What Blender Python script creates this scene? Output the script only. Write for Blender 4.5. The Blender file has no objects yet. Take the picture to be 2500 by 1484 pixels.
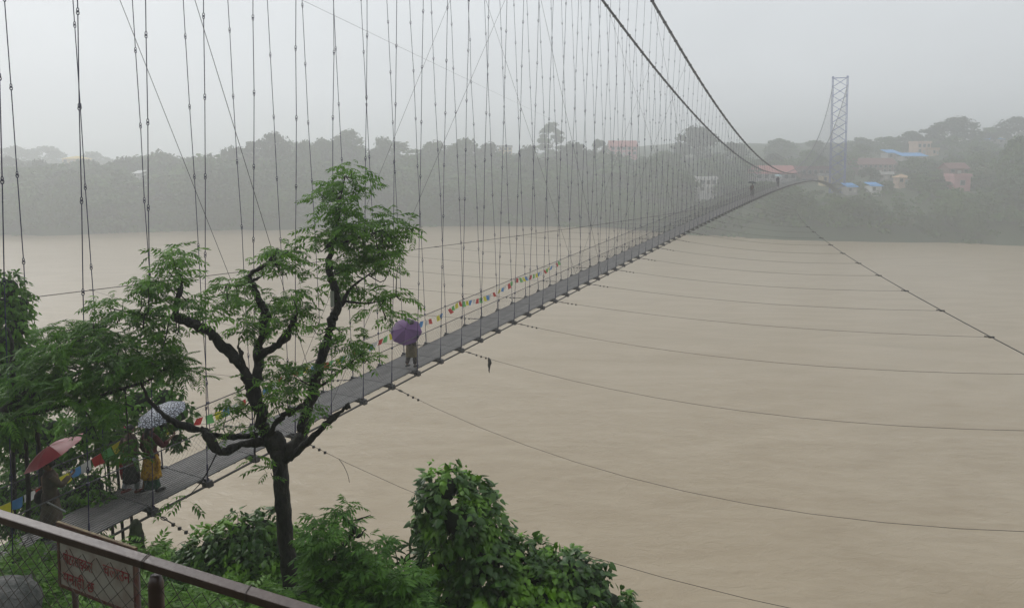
import bpy, math, random
import numpy as np
from mathutils import Vector, Matrix

S = bpy.context.scene
COL = S.collection
R = math.radians
# ------------------------------------------------------------------ camera, sky, sun, exposure
ZC = 21.5                      # camera height above the river
FPX, PITCH, HOR, CX = 1800.0, R(3.9), 388.0, 1250.0      # measured on a 2500 px wide print of the photo
CY = HOR + FPX * math.tan(PITCH)
cam = bpy.data.cameras.new('camera'); camo = bpy.data.objects.new('camera', cam); COL.objects.link(camo)
camo.location = (0, 0, ZC); camo.rotation_euler = (R(90) - PITCH, 0, 0)
cam.sensor_width = 36; cam.lens = FPX / 2500 * 36
cam.shift_y = -(742 - CY) / 2500
cam.clip_start = 0.05; cam.clip_end = 4000
S.camera = camo
SUN_EL, SUN_AZ = R(36), R(-44)          # azimuth from +Y, towards -X: bright side of the overcast
w = bpy.data.worlds.new('World'); S.world = w; w.use_nodes = True
nt = w.node_tree; nt.nodes.clear()
def nn(t, **k):
    n = nt.nodes.new(t)
    for a, b in k.items(): setattr(n, a, b)
    return n
out = nn('ShaderNodeOutputWorld'); bg = nn('ShaderNodeBackground'); sky = nn('ShaderNodeTexSky', sky_type='NISHITA')
sky.sun_disc = False; sky.sun_elevation = SUN_EL; sky.sun_rotation = SUN_AZ; sky.dust_density = 6; sky.air_density = 1.2
hs = nn('ShaderNodeHueSaturation'); hs.inputs['Saturation'].default_value = 0.10
nt.links.new(sky.outputs[0], hs.inputs['Color'])
tc = nn('ShaderNodeTexCoord'); mp = nn('ShaderNodeMapping'); mp.inputs['Scale'].default_value = (1, 1, 2.2)
nt.links.new(tc.outputs['Generated'], mp.inputs[0])
cl = nn('ShaderNodeTexNoise'); cl.inputs['Scale'].default_value = 1.6; cl.inputs['Detail'].default_value = 5
nt.links.new(mp.outputs[0], cl.inputs['Vector'])
rp = nn('ShaderNodeMapRange'); rp.inputs[1].default_value = .3; rp.inputs[2].default_value = .7
rp.inputs[3].default_value = .90; rp.inputs[4].default_value = 1.08
nt.links.new(cl.outputs[0], rp.inputs[0])
mixg = nn('ShaderNodeMix', data_type='RGBA'); mixg.inputs[0].default_value = .95
nt.links.new(hs.outputs[0], mixg.inputs[6]); mixg.inputs[7].default_value = (5.7, 6.0, 6.25, 1)   # cloud deck
mul = nn('ShaderNodeVectorMath', operation='SCALE')
nt.links.new(mixg.outputs[2], mul.inputs[0]); nt.links.new(rp.outputs[0], mul.inputs['Scale'])
nt.links.new(mul.outputs[0], bg.inputs[0]); bg.inputs[1].default_value = 0.125
nt.links.new(bg.outputs[0], out.inputs[0])
sl = bpy.data.lights.new('sun', 'SUN'); sl.energy = 1.2; sl.angle = R(30); sl.color = (1, .97, .93)
so = bpy.data.objects.new('sun', sl); COL.objects.link(so); so.location = (0, 0, 60)
sd = Vector((math.sin(SUN_AZ) * math.cos(SUN_EL), math.cos(SUN_AZ) * math.cos(SUN_EL), math.sin(SUN_EL)))
so.rotation_euler = sd.to_track_quat('Z', 'Y').to_euler()
S.view_settings.view_transform = 'Standard'; S.view_settings.look = 'None'
S.view_settings.exposure = 0.0; S.view_settings.gamma = 1; S.view_settings.use_curve_mapping = False
S.render.engine = 'CYCLES'
S.cycles.max_bounces = 6; S.cycles.diffuse_bounces = 3; S.cycles.volume_bounces = 3; S.cycles.transparent_max_bounces = 12
S.cycles.use_denoising = True
S.cycles.filter_width = 1.5
# ------------------------------------------------------------------ helpers
rng = np.random.default_rng(7)
random.seed(7)
def P(px, py, d):
    """point seen at (px,py) of the 2500 px print, d metres ahead of the camera"""
    a, b = (px - CX) / FPX * d, (CY - py) / FPX * d
    return np.array([a, d * math.cos(PITCH) + b * math.sin(PITCH), ZC - d * math.sin(PITCH) + b * math.cos(PITCH)])
def onz(px, py, z):
    q = P(px, py, 1.0) - np.array([0, 0, ZC]); t = (z - ZC) / q[2]
    return q * t + np.array([0, 0, ZC])
def pix(p):
    p = np.asarray(p, float); x, y, z = p[..., 0], p[..., 1], p[..., 2] - ZC
    d = y * math.cos(PITCH) - z * math.sin(PITCH); u = y * math.sin(PITCH) + z * math.cos(PITCH)
    return CX + FPX * x / d, CY - FPX * u / d, d
def lin(r, g, b):
    f = lambda c: (c / 255 / 12.92) if c <= 10 else ((c / 255 + .055) / 1.055) ** 2.4
    return (f(r), f(g), f(b))
MATS = {}
def mat(name, c1, c2=None, rough=.7, scale=4, bump=0., bscale=None, metal=0, spec=.4, trans=0, island=0, detail=4, contrast=(.35, .65), stretch=None):
    if name in MATS: return MATS[name]
    m = bpy.data.materials.new(name); m.use_nodes = True; t = m.node_tree; b = t.nodes['Principled BSDF']
    b.inputs['Roughness'].default_value = rough; b.inputs['Metallic'].default_value = metal
    b.inputs['Specular IOR Level'].default_value = spec
    N = t.nodes.new; L = t.links.new
    co = N('ShaderNodeTexCoord'); src = co.outputs['Object']
    if stretch:
        mpp = N('ShaderNodeMapping'); mpp.inputs['Scale'].default_value = stretch; L(src, mpp.inputs[0]); src = mpp.outputs[0]
    nz = N('ShaderNodeTexNoise'); nz.inputs['Scale'].default_value = scale; nz.inputs['Detail'].default_value = detail
    L(src, nz.inputs['Vector'])
    rm = N('ShaderNodeMapRange'); rm.inputs[1].default_value = contrast[0]; rm.inputs[2].default_value = contrast[1]
    L(nz.outputs[0], rm.inputs[0]); fac = rm.outputs[0]
    if island:
        g = N('ShaderNodeNewGeometry'); mx = N('ShaderNodeMix'); mx.inputs[0].default_value = island
        L(rm.outputs[0], mx.inputs[2]); L(g.outputs['Random Per Island'], mx.inputs[3]); fac = mx.outputs[0]
    c2 = c2 or tuple(x * .7 for x in c1)
    mix = N('ShaderNodeMix'); mix.data_type = 'RGBA'
    L(fac, mix.inputs[0]); mix.inputs[6].default_value = (*c1, 1); mix.inputs[7].default_value = (*c2, 1)
    L(mix.outputs[2], b.inputs['Base Color'])
    if bump:
        n2 = N('ShaderNodeTexNoise'); n2.inputs['Scale'].default_value = bscale or scale * 4; n2.inputs['Detail'].default_value = 5
        L(src, n2.inputs['Vector']); bp = N('ShaderNodeBump'); bp.inputs['Strength'].default_value = bump; bp.inputs['Distance'].default_value = .05
        L(n2.outputs[0], bp.inputs['Height']); L(bp.outputs[0], b.inputs['Normal'])
    if trans:
        tr = N('ShaderNodeBsdfTranslucent'); L(mix.outputs[2], tr.inputs[0]); ms = N('ShaderNodeMixShader'); ms.inputs[0].default_value = trans
        o = t.nodes['Material Output']; L(b.outputs[0], ms.inputs[1]); L(tr.outputs[0], ms.inputs[2]); L(ms.outputs[0], o.inputs[0])
    MATS[name] = m
    return m
class MB:
    def __init__(s): s.v = []; s.f = []; s.n = 0
    def add(s, v, f):
        v = np.asarray(v, float).reshape(-1, 3); s.v.append(v); s.f.extend([tuple(int(i) + s.n for i in q) for q in f]); s.n += len(v); return s
    def box(s, c, h, M=None):
        q = np.array([[x, y, z] for z in (-1, 1) for y in (-1, 1) for x in (-1, 1)], float) * np.asarray(h, float)
        if M is not None: q = q @ np.asarray(M, float).T
        return s.add(q + np.asarray(c, float), [(0, 2, 3, 1), (4, 5, 7, 6), (0, 1, 5, 4), (2, 6, 7, 3), (0, 4, 6, 2), (1, 3, 7, 5)])
    def tube(s, path, rad, k=6, cap=True, flat=None):
        p = np.asarray(path, float); n = len(p); rad = np.broadcast_to(np.asarray(rad, float), (n,))
        t = np.gradient(p, axis=0); t /= np.linalg.norm(t, axis=1)[:, None] + 1e-12
        up = np.array([0, 0, 1.]) if abs(t[0][2]) < .9 else np.array([1., 0, 0])
        a = np.cross(t[0], up); a /= np.linalg.norm(a); V = []
        for i in range(n):
            a = a - t[i] * a.dot(t[i]); a /= np.linalg.norm(a) + 1e-12; b = np.cross(t[i], a)
            th = np.arange(k) / k * 2 * math.pi
            rx = rad[i]; ry = rad[i] * (flat if flat else 1)
            V.append(p[i] + rx * np.cos(th)[:, None] * a + ry * np.sin(th)[:, None] * b)
        F = [(i * k + j, i * k + (j + 1) % k, (i + 1) * k + (j + 1) % k, (i + 1) * k + j) for i in range(n - 1) for j in range(k)]
        if cap: F += [tuple(range(k))[::-1], tuple(range((n - 1) * k, n * k))]
        return s.add(np.concatenate(V), F)
    def rod(s, a, b, r, k=4): return s.tube([a, b], [r, r], k)
    def ring(s, c, ax, up, R_, r, n=8, k=4, el=1.0):
        ax = np.asarray(ax, float); up = np.asarray(up, float); sd_ = np.cross(ax, up); V = []
        for i in range(n):
            t = i / n * 2 * math.pi; d = math.cos(t) * sd_ + math.sin(t) * up * el
            for j in range(k):
                u = j / k * 2 * math.pi
                V.append(np.asarray(c) + d * R_ + (d * math.cos(u) + ax * math.sin(u)) * r)
        return s.add(V, [(i * k + j, i * k + (j + 1) % k, ((i + 1) % n) * k + (j + 1) % k, ((i + 1) % n) * k + j) for i in range(n) for j in range(k)])
    def ball(s, c, r, nu=10, nv=7, M=None):
        r = np.broadcast_to(np.asarray(r, float), (3,)); V = [[0, 0, 1]]
        for i in range(1, nv):
            for j in range(nu):
                a, b = i / nv * math.pi, j / nu * 2 * math.pi; V.append([math.sin(a) * math.cos(b), math.sin(a) * math.sin(b), math.cos(a)])
        V.append([0, 0, -1]); V = np.array(V) * r
        if M is not None: V = V @ np.asarray(M).T
        F = [(0, 1 + j, 1 + (j + 1) % nu) for j in range(nu)]
        for i in range(nv - 2):
            F += [(1 + i * nu + j, 1 + (i + 1) * nu + j, 1 + (i + 1) * nu + (j + 1) % nu, 1 + i * nu + (j + 1) % nu) for j in range(nu)]
        l = 1 + (nv - 1) * nu; F += [(l, 1 + (nv - 2) * nu + (j + 1) % nu, 1 + (nv - 2) * nu + j) for j in range(nu)]
        return s.add(V + np.asarray(c, float), F)
    def mesh(s, name, m, smooth=False):
        me = bpy.data.meshes.new(name)
        me.from_pydata(np.concatenate(s.v).tolist() if s.v else [], [], s.f)
        me.materials.append(m)
        if smooth: me.polygons.foreach_set('use_smooth', [True] * len(me.polygons))
        me.update(); return me
    def build(s, name, m, parent=None, smooth=False, **k): return obj(name, s.mesh(name, m, smooth), parent, **k)
def obj(name, me, parent=None, label=None, cat=None, group=None, kind=None, M=None):
    o = bpy.data.objects.new(name, me); COL.objects.link(o)
    if parent: o.parent = parent
    if M is not None: o.matrix_basis = M
    return tag(o, label, cat, group, kind)
def tag(o, label=None, cat=None, group=None, kind=None):
    for k, v in (('label', label), ('category', cat), ('group', group), ('kind', kind)):
        if v: o[k] = v
    return o
def thing(name, label, cat, loc=(0, 0, 0), group=None, rz=0):
    o = obj(name, None, None, label, cat, group); o.location = loc; o.rotation_euler = (0, 0, rz); return o
def big_mesh(name, V, F, m, smooth=False):
    """V (n,3) and F (m,k) arrays -> mesh, fast"""
    me = bpy.data.meshes.new(name); F = np.asarray(F, np.int32); k = F.shape[1]
    me.vertices.add(len(V)); me.vertices.foreach_set('co', np.asarray(V, np.float32).ravel())
    me.loops.add(F.size); me.loops.foreach_set('vertex_index', F.ravel())
    me.polygons.add(len(F)); me.polygons.foreach_set('loop_start', np.arange(0, F.size, k, dtype=np.int32))
    me.polygons.foreach_set('loop_total', np.full(len(F), k, np.int32))
    if smooth: me.polygons.foreach_set('use_smooth', np.ones(len(F), bool))
    me.materials.append(m); me.update(calc_edges=True); return me
def scatter(tv, tf, pos, M, sc):
    """instances of a triangle template: pos (n,3), M (n,3,3) columns = local axes, sc (n,)"""
    tv = np.asarray(tv, float); tf = np.asarray(tf, int); n = len(pos)
    V = np.einsum('nij,kj->nki', M, tv) * np.asarray(sc)[:, None, None] + np.asarray(pos)[:, None, :]
    F = tf[None] + (np.arange(n) * len(tv))[:, None, None]
    return V.reshape(-1, 3), F.reshape(-1, tf.shape[1])
def frames(d, roll=None, up=None):
    """frames whose x axis is d, z as near to up as can be"""
    d = d / (np.linalg.norm(d, axis=1)[:, None] + 1e-9)
    u = np.tile([0, 0, 1.], (len(d), 1)) if up is None else up
    u = u + rng.normal(0, .05, u.shape)
    y = np.cross(u, d); y /= np.linalg.norm(y, axis=1)[:, None] + 1e-9; z = np.cross(d, y)
    if roll is not None:
        c, s_ = np.cos(roll)[:, None], np.sin(roll)[:, None]; y, z = y * c + z * s_, z * c - y * s_
    return np.stack([d, y, z], axis=2)
def curve(pts, n=24):
    """Catmull-Rom through points"""
    p = np.asarray(pts, float); p = np.vstack([2 * p[0] - p[1], p, 2 * p[-1] - p[-2]]); o = []
    m = len(p) - 3
    for t in np.linspace(0, m - 1e-6, n):
        i = int(t); u = t - i; a, b, c, d = p[i:i + 4]
        o.append(.5 * ((2 * b) + (-a + c) * u + (2 * a - 5 * b + 4 * c - d) * u * u + (-a + 3 * b - 3 * c + d) * u ** 3))
    return np.array(o)
def interp(x, xs, ys): return np.interp(x, xs, ys)
def sm(x): x = np.clip(x, 0, 1); return x * x * (3 - 2 * x)
# simple value noise for terrain and lumps
_G = rng.random((64, 64))
def vnoise(x, y):
    xi, yi = np.floor(x).astype(int), np.floor(y).astype(int); u, v = sm(x - xi), sm(y - yi)
    g = lambda a, b: _G[a % 64, b % 64]
    return (g(xi, yi) * (1 - u) + g(xi + 1, yi) * u) * (1 - v) + (g(xi, yi + 1) * (1 - u) + g(xi + 1, yi + 1) * u) * v
# ------------------------------------------------------------------ materials
M_STEEL = mat('painted steel', (.035, .034, .042), (.055, .052, .055), rough=.5, scale=9, spec=.5)
M_ROD = mat('navy rod', (.020, .018, .075), (.035, .032, .075), rough=.5, scale=3)
M_CABLE = mat('wire rope', (.07, .07, .095), (.12, .12, .15), rough=.55, scale=30, stretch=(1, 1, 1), metal=.3)
M_DARKCABLE = mat('dark rope', (.035, .032, .030), (.06, .055, .05), rough=.6, scale=20)
M_DECK = mat('galvanised grating', (.105, .100, .098), (.20, .192, .186), rough=.5, scale=2.5, metal=.0, island=.5)
M_MESHW = mat('mesh wire', (.12, .12, .12), (.2, .2, .2), rough=.5, metal=.4)
M_BLUE = mat('blue tower paint', (.012, .045, .36), (.03, .07, .34), rough=.5, scale=1)
M_RAIL = mat('brown railing paint', (.058, .033, .027), (.095, .058, .046), rough=.36, scale=9, bump=.06, bscale=40, spec=.6, contrast=(.45, .8), detail=8)
M_WIRE = mat('rusty fence wire', (.05, .045, .04), (.09, .07, .055), rough=.6, scale=20)
M_BARK = mat('wet dark bark', (.010, .008, .007), (.038, .033, .027), rough=.7, scale=7, bump=.9, bscale=26, stretch=(1, 1, .45), contrast=(.4, .72))
M_BARK2 = mat('far bark', (.05, .045, .04), (.07, .065, .055), rough=.9)
M_LEAF = mat('pinnate leaf', (.032, .105, .012), (.165, .360, .024), rough=.45, scale=1.3, island=.55, trans=.38, spec=.35)
M_LEAFD = mat('dense tree leaf', (.022, .080, .009), (.150, .350, .018), rough=.5, scale=1.1, island=.40, trans=.32, spec=.3, contrast=(.42, .72))
M_VINE = mat('vine leaf', (.020, .072, .009), (.185, .400, .014), rough=.40, scale=1.9, island=.26, trans=.2, spec=.5, contrast=(.48, .64))
M_SHRUB = mat('shrub leaf', (.028, .095, .012), (.13, .30, .022), rough=.5, scale=2, island=.5, trans=.25)
M_LANCE = mat('dark lance leaf', (.012, .030, .010), (.03, .06, .016), rough=.8, scale=3, island=.5, spec=.05)
M_CORE = mat('dark inner shade fill', (.010, .020, .008), (.02, .035, .012), rough=.9, scale=3)  # near-black green: the shade inside the foliage put into colour
M_SOIL = mat('bank soil and weeds', (.03, .055, .02), (.07, .06, .04), rough=.95, scale=.8, bump=.6, bscale=6)
M_FAR = mat('far bank weeds', (.028, .052, .022), (.055, .075, .03), rough=.95, scale=.06)
M_FARLEAF = mat('far foliage', (.009, .030, .004), (.070, .150, .014), rough=.8, scale=.05, island=.35)
M_FARLEAF2 = mat('far dark foliage', (.009, .024, .006), (.030, .066, .016), rough=.8, scale=.09, island=.5)
M_FARLEAF3 = mat('far pale foliage', (.05, .085, .025), (.09, .13, .035), rough=.8, scale=.09, island=.5)
M_STONE = mat('pale wet stone', (.055, .06, .055), (.15, .145, .14), rough=.75, scale=5, bump=.9, detail=8)
# ------------------------------------------------------------------ haze (the air of the whole valley)
hz = MB(); hz.box((0, 200, 23.25), (640, 700, 26.25))
hm = bpy.data.materials.new('valley mist'); hm.use_nodes = True; ht = hm.node_tree; ht.nodes.clear()
ho = ht.nodes.new('ShaderNodeOutputMaterial'); hv = ht.nodes.new('ShaderNodeVolumePrincipled')
hv.inputs['Color'].default_value = (.96, .98, .995, 1); hv.inputs['Density'].default_value = .0027; hv.inputs['Anisotropy'].default_value = .55
ht.links.new(hv.outputs[0], ho.inputs['Volume'])
HAZE = hz.build('haze', hm, kind='stuff', label='pale mist filling the river valley', cat='mist')
HAZE.display_type = 'WIRE'
# ------------------------------------------------------------------ river
def river():
    m = bpy.data.materials.new('silty monsoon water'); m.use_nodes = True; t = m.node_tree; b = t.nodes['Principled BSDF']
    N = t.nodes.new; L = t.links.new
    co = N('ShaderNodeTexCoord'); mp = N('ShaderNodeMapping'); mp.inputs['Rotation'].default_value = (0, 0, R(14)); mp.inputs['Scale'].default_value = (.06, .17, 1)
    L(co.outputs['Object'], mp.inputs[0])
    n1 = N('ShaderNodeTexNoise'); n1.inputs['Scale'].default_value = 1.0; n1.inputs['Detail'].default_value = 8; n1.inputs['Distortion'].default_value = 2.2
    L(mp.outputs[0], n1.inputs['Vector'])
    rm = N('ShaderNodeMapRange'); rm.inputs[1].default_value = .3; rm.inputs[2].default_value = .72; L(n1.outputs[0], rm.inputs[0])
    mx = N('ShaderNodeMix'); mx.data_type = 'RGBA'; mx.inputs[6].default_value = (.374, .294, .193, 1); mx.inputs[7].default_value = (.448, .364, .254, 1)
    L(rm.outputs[0], mx.inputs[0])
    # scattered foam flecks
    mp3 = N('ShaderNodeMapping'); mp3.inputs['Rotation'].default_value = (0, 0, R(14)); mp3.inputs['Scale'].default_value = (.25, .9, 1); L(co.outputs['Object'], mp3.inputs[0])
    n3 = N('ShaderNodeTexNoise'); n3.inputs['Scale'].default_value = 1.0; n3.inputs['Detail'].default_value = 7; n3.inputs['Roughness'].default_value = .7; L(mp3.outputs[0], n3.inputs['Vector'])
    r3 = N('ShaderNodeMapRange'); r3.inputs[1].default_value = .70; r3.inputs[2].default_value = .78; L(n3.outputs[0], r3.inputs[0])
    mx2 = N('ShaderNodeMix'); mx2.data_type = 'RGBA'; mx2.inputs[7].default_value = (.55, .48, .40, 1); L(r3.outputs[0], mx2.inputs[0]); L(mx.outputs[2], mx2.inputs[6])
    L(mx2.outputs[2], b.inputs['Base Color'])
    b.inputs['Roughness'].default_value = .25; b.inputs['IOR'].default_value = 1.33; b.inputs['Specular IOR Level'].default_value = .5
    mp2 = N('ShaderNodeMapping'); mp2.inputs['Rotation'].default_value = (0, 0, R(14)); mp2.inputs['Scale'].default_value = (.8, 1.5, 1); L(co.outputs['Object'], mp2.inputs[0])
    n2 = N('ShaderNodeTexNoise'); n2.inputs['Scale'].default_value = .8; n2.inputs['Detail'].default_value = 8; n2.inputs['Roughness'].default_value = .62; n2.inputs['Distortion'].default_value = 1.6
    L(mp2.outputs[0], n2.inputs['Vector'])
    bp = N('ShaderNodeBump'); bp.inputs['Strength'].default_value = .55; bp.inputs['Distance'].default_value = .20; L(n2.outputs[0], bp.inputs['Height']); L(bp.outputs[0], b.inputs['Normal'])
    mb = MB(); mb.add([(-600, -60, 0), (600, -60, 0), (600, 420, 0), (-600, 420, 0)], [(0, 1, 2, 3)])
    mb.build('river', m, kind='structure', label='wide muddy brown river in flood', cat='river')
river()
# ------------------------------------------------------------------ near bank
def bank_h(x, y):
    """ground height of the near bank, plus an added unseen slope behind the camera"""
    sl_ = .475 + .17 * sm((x + .36 * y) / 2.5)
    h = ZC - 2.6 - sl_ * np.clip(y - 2.2, 0, 13) - 1.3 * sm((y - 2.9) / 1.3) * (1 - sm((y - 7) / 7))
    edge = 14.6 + .8 * np.sin(x * .21) - .10 * np.clip(x, 0, 40) + .06 * np.clip(-x, 0, 30)
    drop = sm((y - edge) / 6.0)
    h = h * (1 - drop) + (-3.0) * drop
    h = h + np.clip(-2.6 - y, 0, 15) * 1.35 + (vnoise(x * .4, y * .4) - .5) * 2 * sm((-4 - y) / 2)  # unseen slope behind the camera, added to block sky light and darken near surfaces
    return h + (vnoise(x * .7 + 9, y * .7) - .5) * .7 * sm((y - 3) / 3) + (vnoise(x * 2.3, y * 2.3 + 5) - .5) * .25 * sm((y - 3) / 3)
def grid(name, xs, ys, zf, m, **k):
    X, Y = np.meshgrid(xs, ys); Z = zf(X, Y); V = np.c_[X.ravel(), Y.ravel(), Z.ravel()]
    nx = len(xs); i = np.arange(len(ys) - 1)[:, None] * nx + np.arange(nx - 1)[None]; i = i.ravel()
    F = np.c_[i, i + 1, i + nx + 1, i + nx]
    return obj(name, big_mesh(name, V, F, m, True), **k)
grid('near_bank', np.linspace(-70, 70, 141), np.linspace(-40, 24, 97), bank_h, M_SOIL, kind='structure', label='steep overgrown near bank below the railing', cat='bank')
# ------------------------------------------------------------------ far bank
SHP = [(-900, 590), (-300, 582), (0, 576), (600, 562), (1200, 551), (1480, 556), (1700, 576), (2000, 585), (2500, 599), (2900, 612), (3400, 640)]
SHORE = np.array([onz(a, b, 0)[:2] for a, b in SHP]); SHORE = SHORE[np.argsort(SHORE[:, 0])]
SHORE = np.vstack([[-640, SHORE[0, 1] - 20], SHORE, [640, SHORE[-1, 1] - 10]])
def shore_y(x): return np.interp(x, SHORE[:, 0], SHORE[:, 1])
def far_h(x, y):
    d = y - shore_y(x) + 9 * (vnoise(x * .07, y * .02) - .5) + 3 * (vnoise(x * .25, y * .1) - .5)
    a = sm((x - 25) / 85.)
    dk = [0, 6, 12, 30, 45, 60, 85, 130, 187, 300, 800]
    c = sm((x + 130) / 90.)
    left = np.interp(d, dk, [0, 3, 6, 7.5, 8.5, 9.5, 12, 18.4, 19.5, 20, 20]) * (1 - c) + np.interp(d, dk, [0, 3, 6, 7.5, 9, 14, 22, 22.6, 24, 25, 25]) * c
    right = np.interp(d, dk, [0, 4, 7, 11, 12.2, 12.8, 15.3, 21, 27.6, 31, 31])
    return -2.5 * sm((2 - d) / 8) + left * (1 - a) + right * a + (vnoise(x * .09, y * .09 + 3) - .5) * 2 * sm(d / 10)
grid('far_bank', np.linspace(-635, 635, 180), np.linspace(120, 880, 150), far_h, M_FAR, kind='structure', label='green far bank rising out of the river', cat='bank')
# ------------------------------------------------------------------ the footbridge
TH, SP = 0.476075358, 1.43
ax = np.array([math.sin(TH), math.cos(TH), 0]); tr = np.array([math.cos(TH), -math.sin(TH), 0]); UP = np.array([0, 0, 1.])
N0, N1 = -10, 158
def D(n, l=0., dz=0.):
    """bridge station n, l metres right of the downstream deck cable, dz above the deck"""
    p = np.array([-4.49934343, 21.8431710, ZC - 7.25680507 + .0608998611 * n - 2.10285059e-05 * n * n - 3.00287983e-06 * n ** 3])
    return p + ax * (n * SP) + tr * l + UP * dz
CL = -.78                                   # centre line
def C(n, s):
    t = ((n - 76.25) / 86) ** 2
    k = float(sm((24 - n) / 30.)); e = .958 + 1.18 * t + (-.38 if s > 0 else .13) * k
    p = D(n, CL + s * e); p[2] = ZC - 2.318 + 26.85 * t; return p
LR, LL = 0.0, -1.56                         # deck cables
bridge = thing('suspension_footbridge', 'long narrow suspension footbridge with grey grating deck crossing the brown river', 'footbridge', tuple(D(N0)))
BI = Matrix.Translation(-Vector(D(N0)))
def bpart(mb, name, m, parent=bridge, smooth=False, **k):
    o = mb.build(name, m, parent, smooth, **k)
    o.matrix_parent_inverse = BI if parent is bridge else Matrix.Identity(4); return o
ns = np.arange(N0, N1 + 1)
# main cables: three ropes side by side, clamped at every hanger
for s in (-1, 1):
    mb = MB(); path = np.array([C(n, s) for n in np.linspace(N0, N1, 169)])
    for o in (-.062, 0, .062): mb.tube(path + tr * o + UP * (.018 if o == 0 else 0), .034, 6)
    mc = bpart(mb, 'main_cable', M_CABLE, smooth=True)
    mb = MB()
    for n in range(N0, N1 + 1):
        if n < 75: mb.box(C(n, s), (.115, .05, .055), np.stack([tr, ax, UP], 1))
    bpart(mb, 'cable_clamp', M_STEEL, mc, kind='stuff')
# deck cables, edge wires and handrails
for l, s in ((LR, 1), (LL, -1)):
    bpart(MB().tube(np.array([D(n, l + .02 * s, -.10) for n in ns]), .028, 6), 'deck_cable', M_DARKCABLE)
    bpart(MB().tube(np.array([D(n, l - .13 * s, .035) for n in ns]), .011, 4), 'edge_wire', M_STEEL)
    h = MB(); h.tube(np.array([D(n, l, 1.20 if s > 0 else 1.12) - UP * .0 for n in ns]), .014, 5)
    bpart(h, 'handrail_cable', M_STEEL)
    # knotted wire netting between deck and handrail
    mm = MB(); V = []; F = []; k = 0; step = .125; H = 1.16
    for d_ in (1, -1):
        for x in np.arange(N0 * SP, 62 * SP, step):
            a = D(x / SP, l, .02); b = D((x + d_ * H * .8) / SP, l, H); wv = .0022 if x > 20 else .0018
            o1, o2 = tr * wv, ax * wv
            V += [a - o1, a + o1, a + o2 * 1.5, b - o1, b + o1, b + o2 * 1.5]; F += [(k, k + 1, k + 4, k + 3), (k + 1, k + 2, k + 5, k + 4), (k + 2, k, k + 3, k + 5)]; k += 6
    net = obj('side_netting', big_mesh('side_netting', np.array(V), np.array(F), M_MESHW), bridge, kind='stuff'); net.matrix_parent_inverse = BI
# grating panels and crossbeams: shared meshes laid along the camber
pm = MB(); nb = 15
for i in range(nb):
    y = -.62 + 1.24 * i / (nb - 1); pm.box((0, y, 0), (SP / 2 - .012, .029, .013))
for x in (-SP / 2 + .04, -SP / 6, SP / 6, SP / 2 - .04): pm.box((x, 0, -.026), (.018, .635, .011))
ME_PANEL = pm.mesh('deck_panel', M_DECK)
xb = MB(); xb.box((0, 0, 0), (.032, .86, .045))
for s in (-1, 1):
    xb.box((0, s * .78, .0), (.095, .07, .06)); xb.box((.02, s * .72, .075), (.05, .05, .03)); xb.box((-.05, s * .79, .06), (.02, .03, .08))
    xb.box((.06, s * .80, -.075), (.07, .04, .03)); xb.box((-.03, s * .66, .05), (.05, .06, .02))
ME_BEAM = xb.mesh('crossbeam', M_STEEL)
def frame_at(n, l, dz, dn=.5):
    d = D(n + dn) - D(n - dn); d /= np.linalg.norm(d); y = -tr; z = np.cross(d, y); o = D(n, l, dz)
    return Matrix(((d[0], y[0], z[0], o[0]), (d[1], y[1], z[1], o[1]), (d[2], y[2], z[2], o[2]), (0, 0, 0, 1)))
for n in range(N0, N1):
    o = obj('deck_panel', ME_PANEL, bridge); o.matrix_basis = BI @ frame_at(n + .5, CL, .02)
for n in range(N0, N1 + 1):
    o = obj('crossbeam', ME_BEAM, bridge); o.matrix_basis = BI @ frame_at(n, CL, -.06)
# hangers: chains of hooked rods
ROD = 1.78
def eye(mb, p, t, far):
    t = np.asarray(t); a = tr - t * tr.dot(t); a /= np.linalg.norm(a); b = np.cross(t, a)
    if far > 1: mb.ring(p, b, t, .034, .011, 6, 3); return
    mb.ring(p + t * .022, b, t, .034, .0095, 9, 4, 1.25)
    mb.ring(p - t * .03, a, t, .028, .0095, 8, 4, 1.3)
fars = {-1: MB(), 1: MB()}
hangers = sorted([(n, s) for n in range(N0 + 1, N1) for s in (-1, 1)], key=lambda q: q[0])
for i, (n, s) in enumerate(hangers):
    b = D(n, LR if s > 0 else LL, -.02); t_ = C(n, s); v = t_ - b; L = np.linalg.norm(v); u = v / L
    far = 0 if n < 14 else (1 if n < 60 else 2)
    ks = [0.0]; first = 1.2 + (.5 + .5 * math.sin(n * 1.7 + s)) * .8
    x = first
    while x < L - .35: ks.append(x); x += ROD
    ks.append(L)
    jit = [np.zeros(3)] + [tr * rng.normal(0, .008) + ax * rng.normal(0, .008) for _ in ks[1:-1]] + [np.zeros(3)]
    pts = [b + u * k + j for k, j in zip(ks, jit)]
    rr = .0100 if n < 30 else .0105
    mb = MB() if i < 296 else fars[s]
    if far < 2: mb.box(b + u * (1.22 if s > 0 else 1.14), (.028, .028, .03))
    mb.rod(pts[0], pts[1], rr, 5 if far == 0 else 3); mb.rod(pts[0], pts[0] + u * .42, rr * 1.9, 5 if far == 0 else 3)
    rods = []
    for j in range(1, len(pts) - 1):
        m2 = MB() if far == 0 and -9 < n < 12 else mb
        m2.rod(pts[j] + u * .05, pts[j + 1] - u * .05, rr, 5 if far == 0 else 3); eye(m2, pts[j], u, far)
        if m2 is not mb: rods.append(m2)
    if i < 296:
        h = bpart(mb, 'hanger', M_ROD)
        for m2 in rods: bpart(m2, 'rod', M_ROD, h)
for s in fars: bpart(fars[s], 'far_hangers', M_ROD, kind='stuff')
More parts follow.
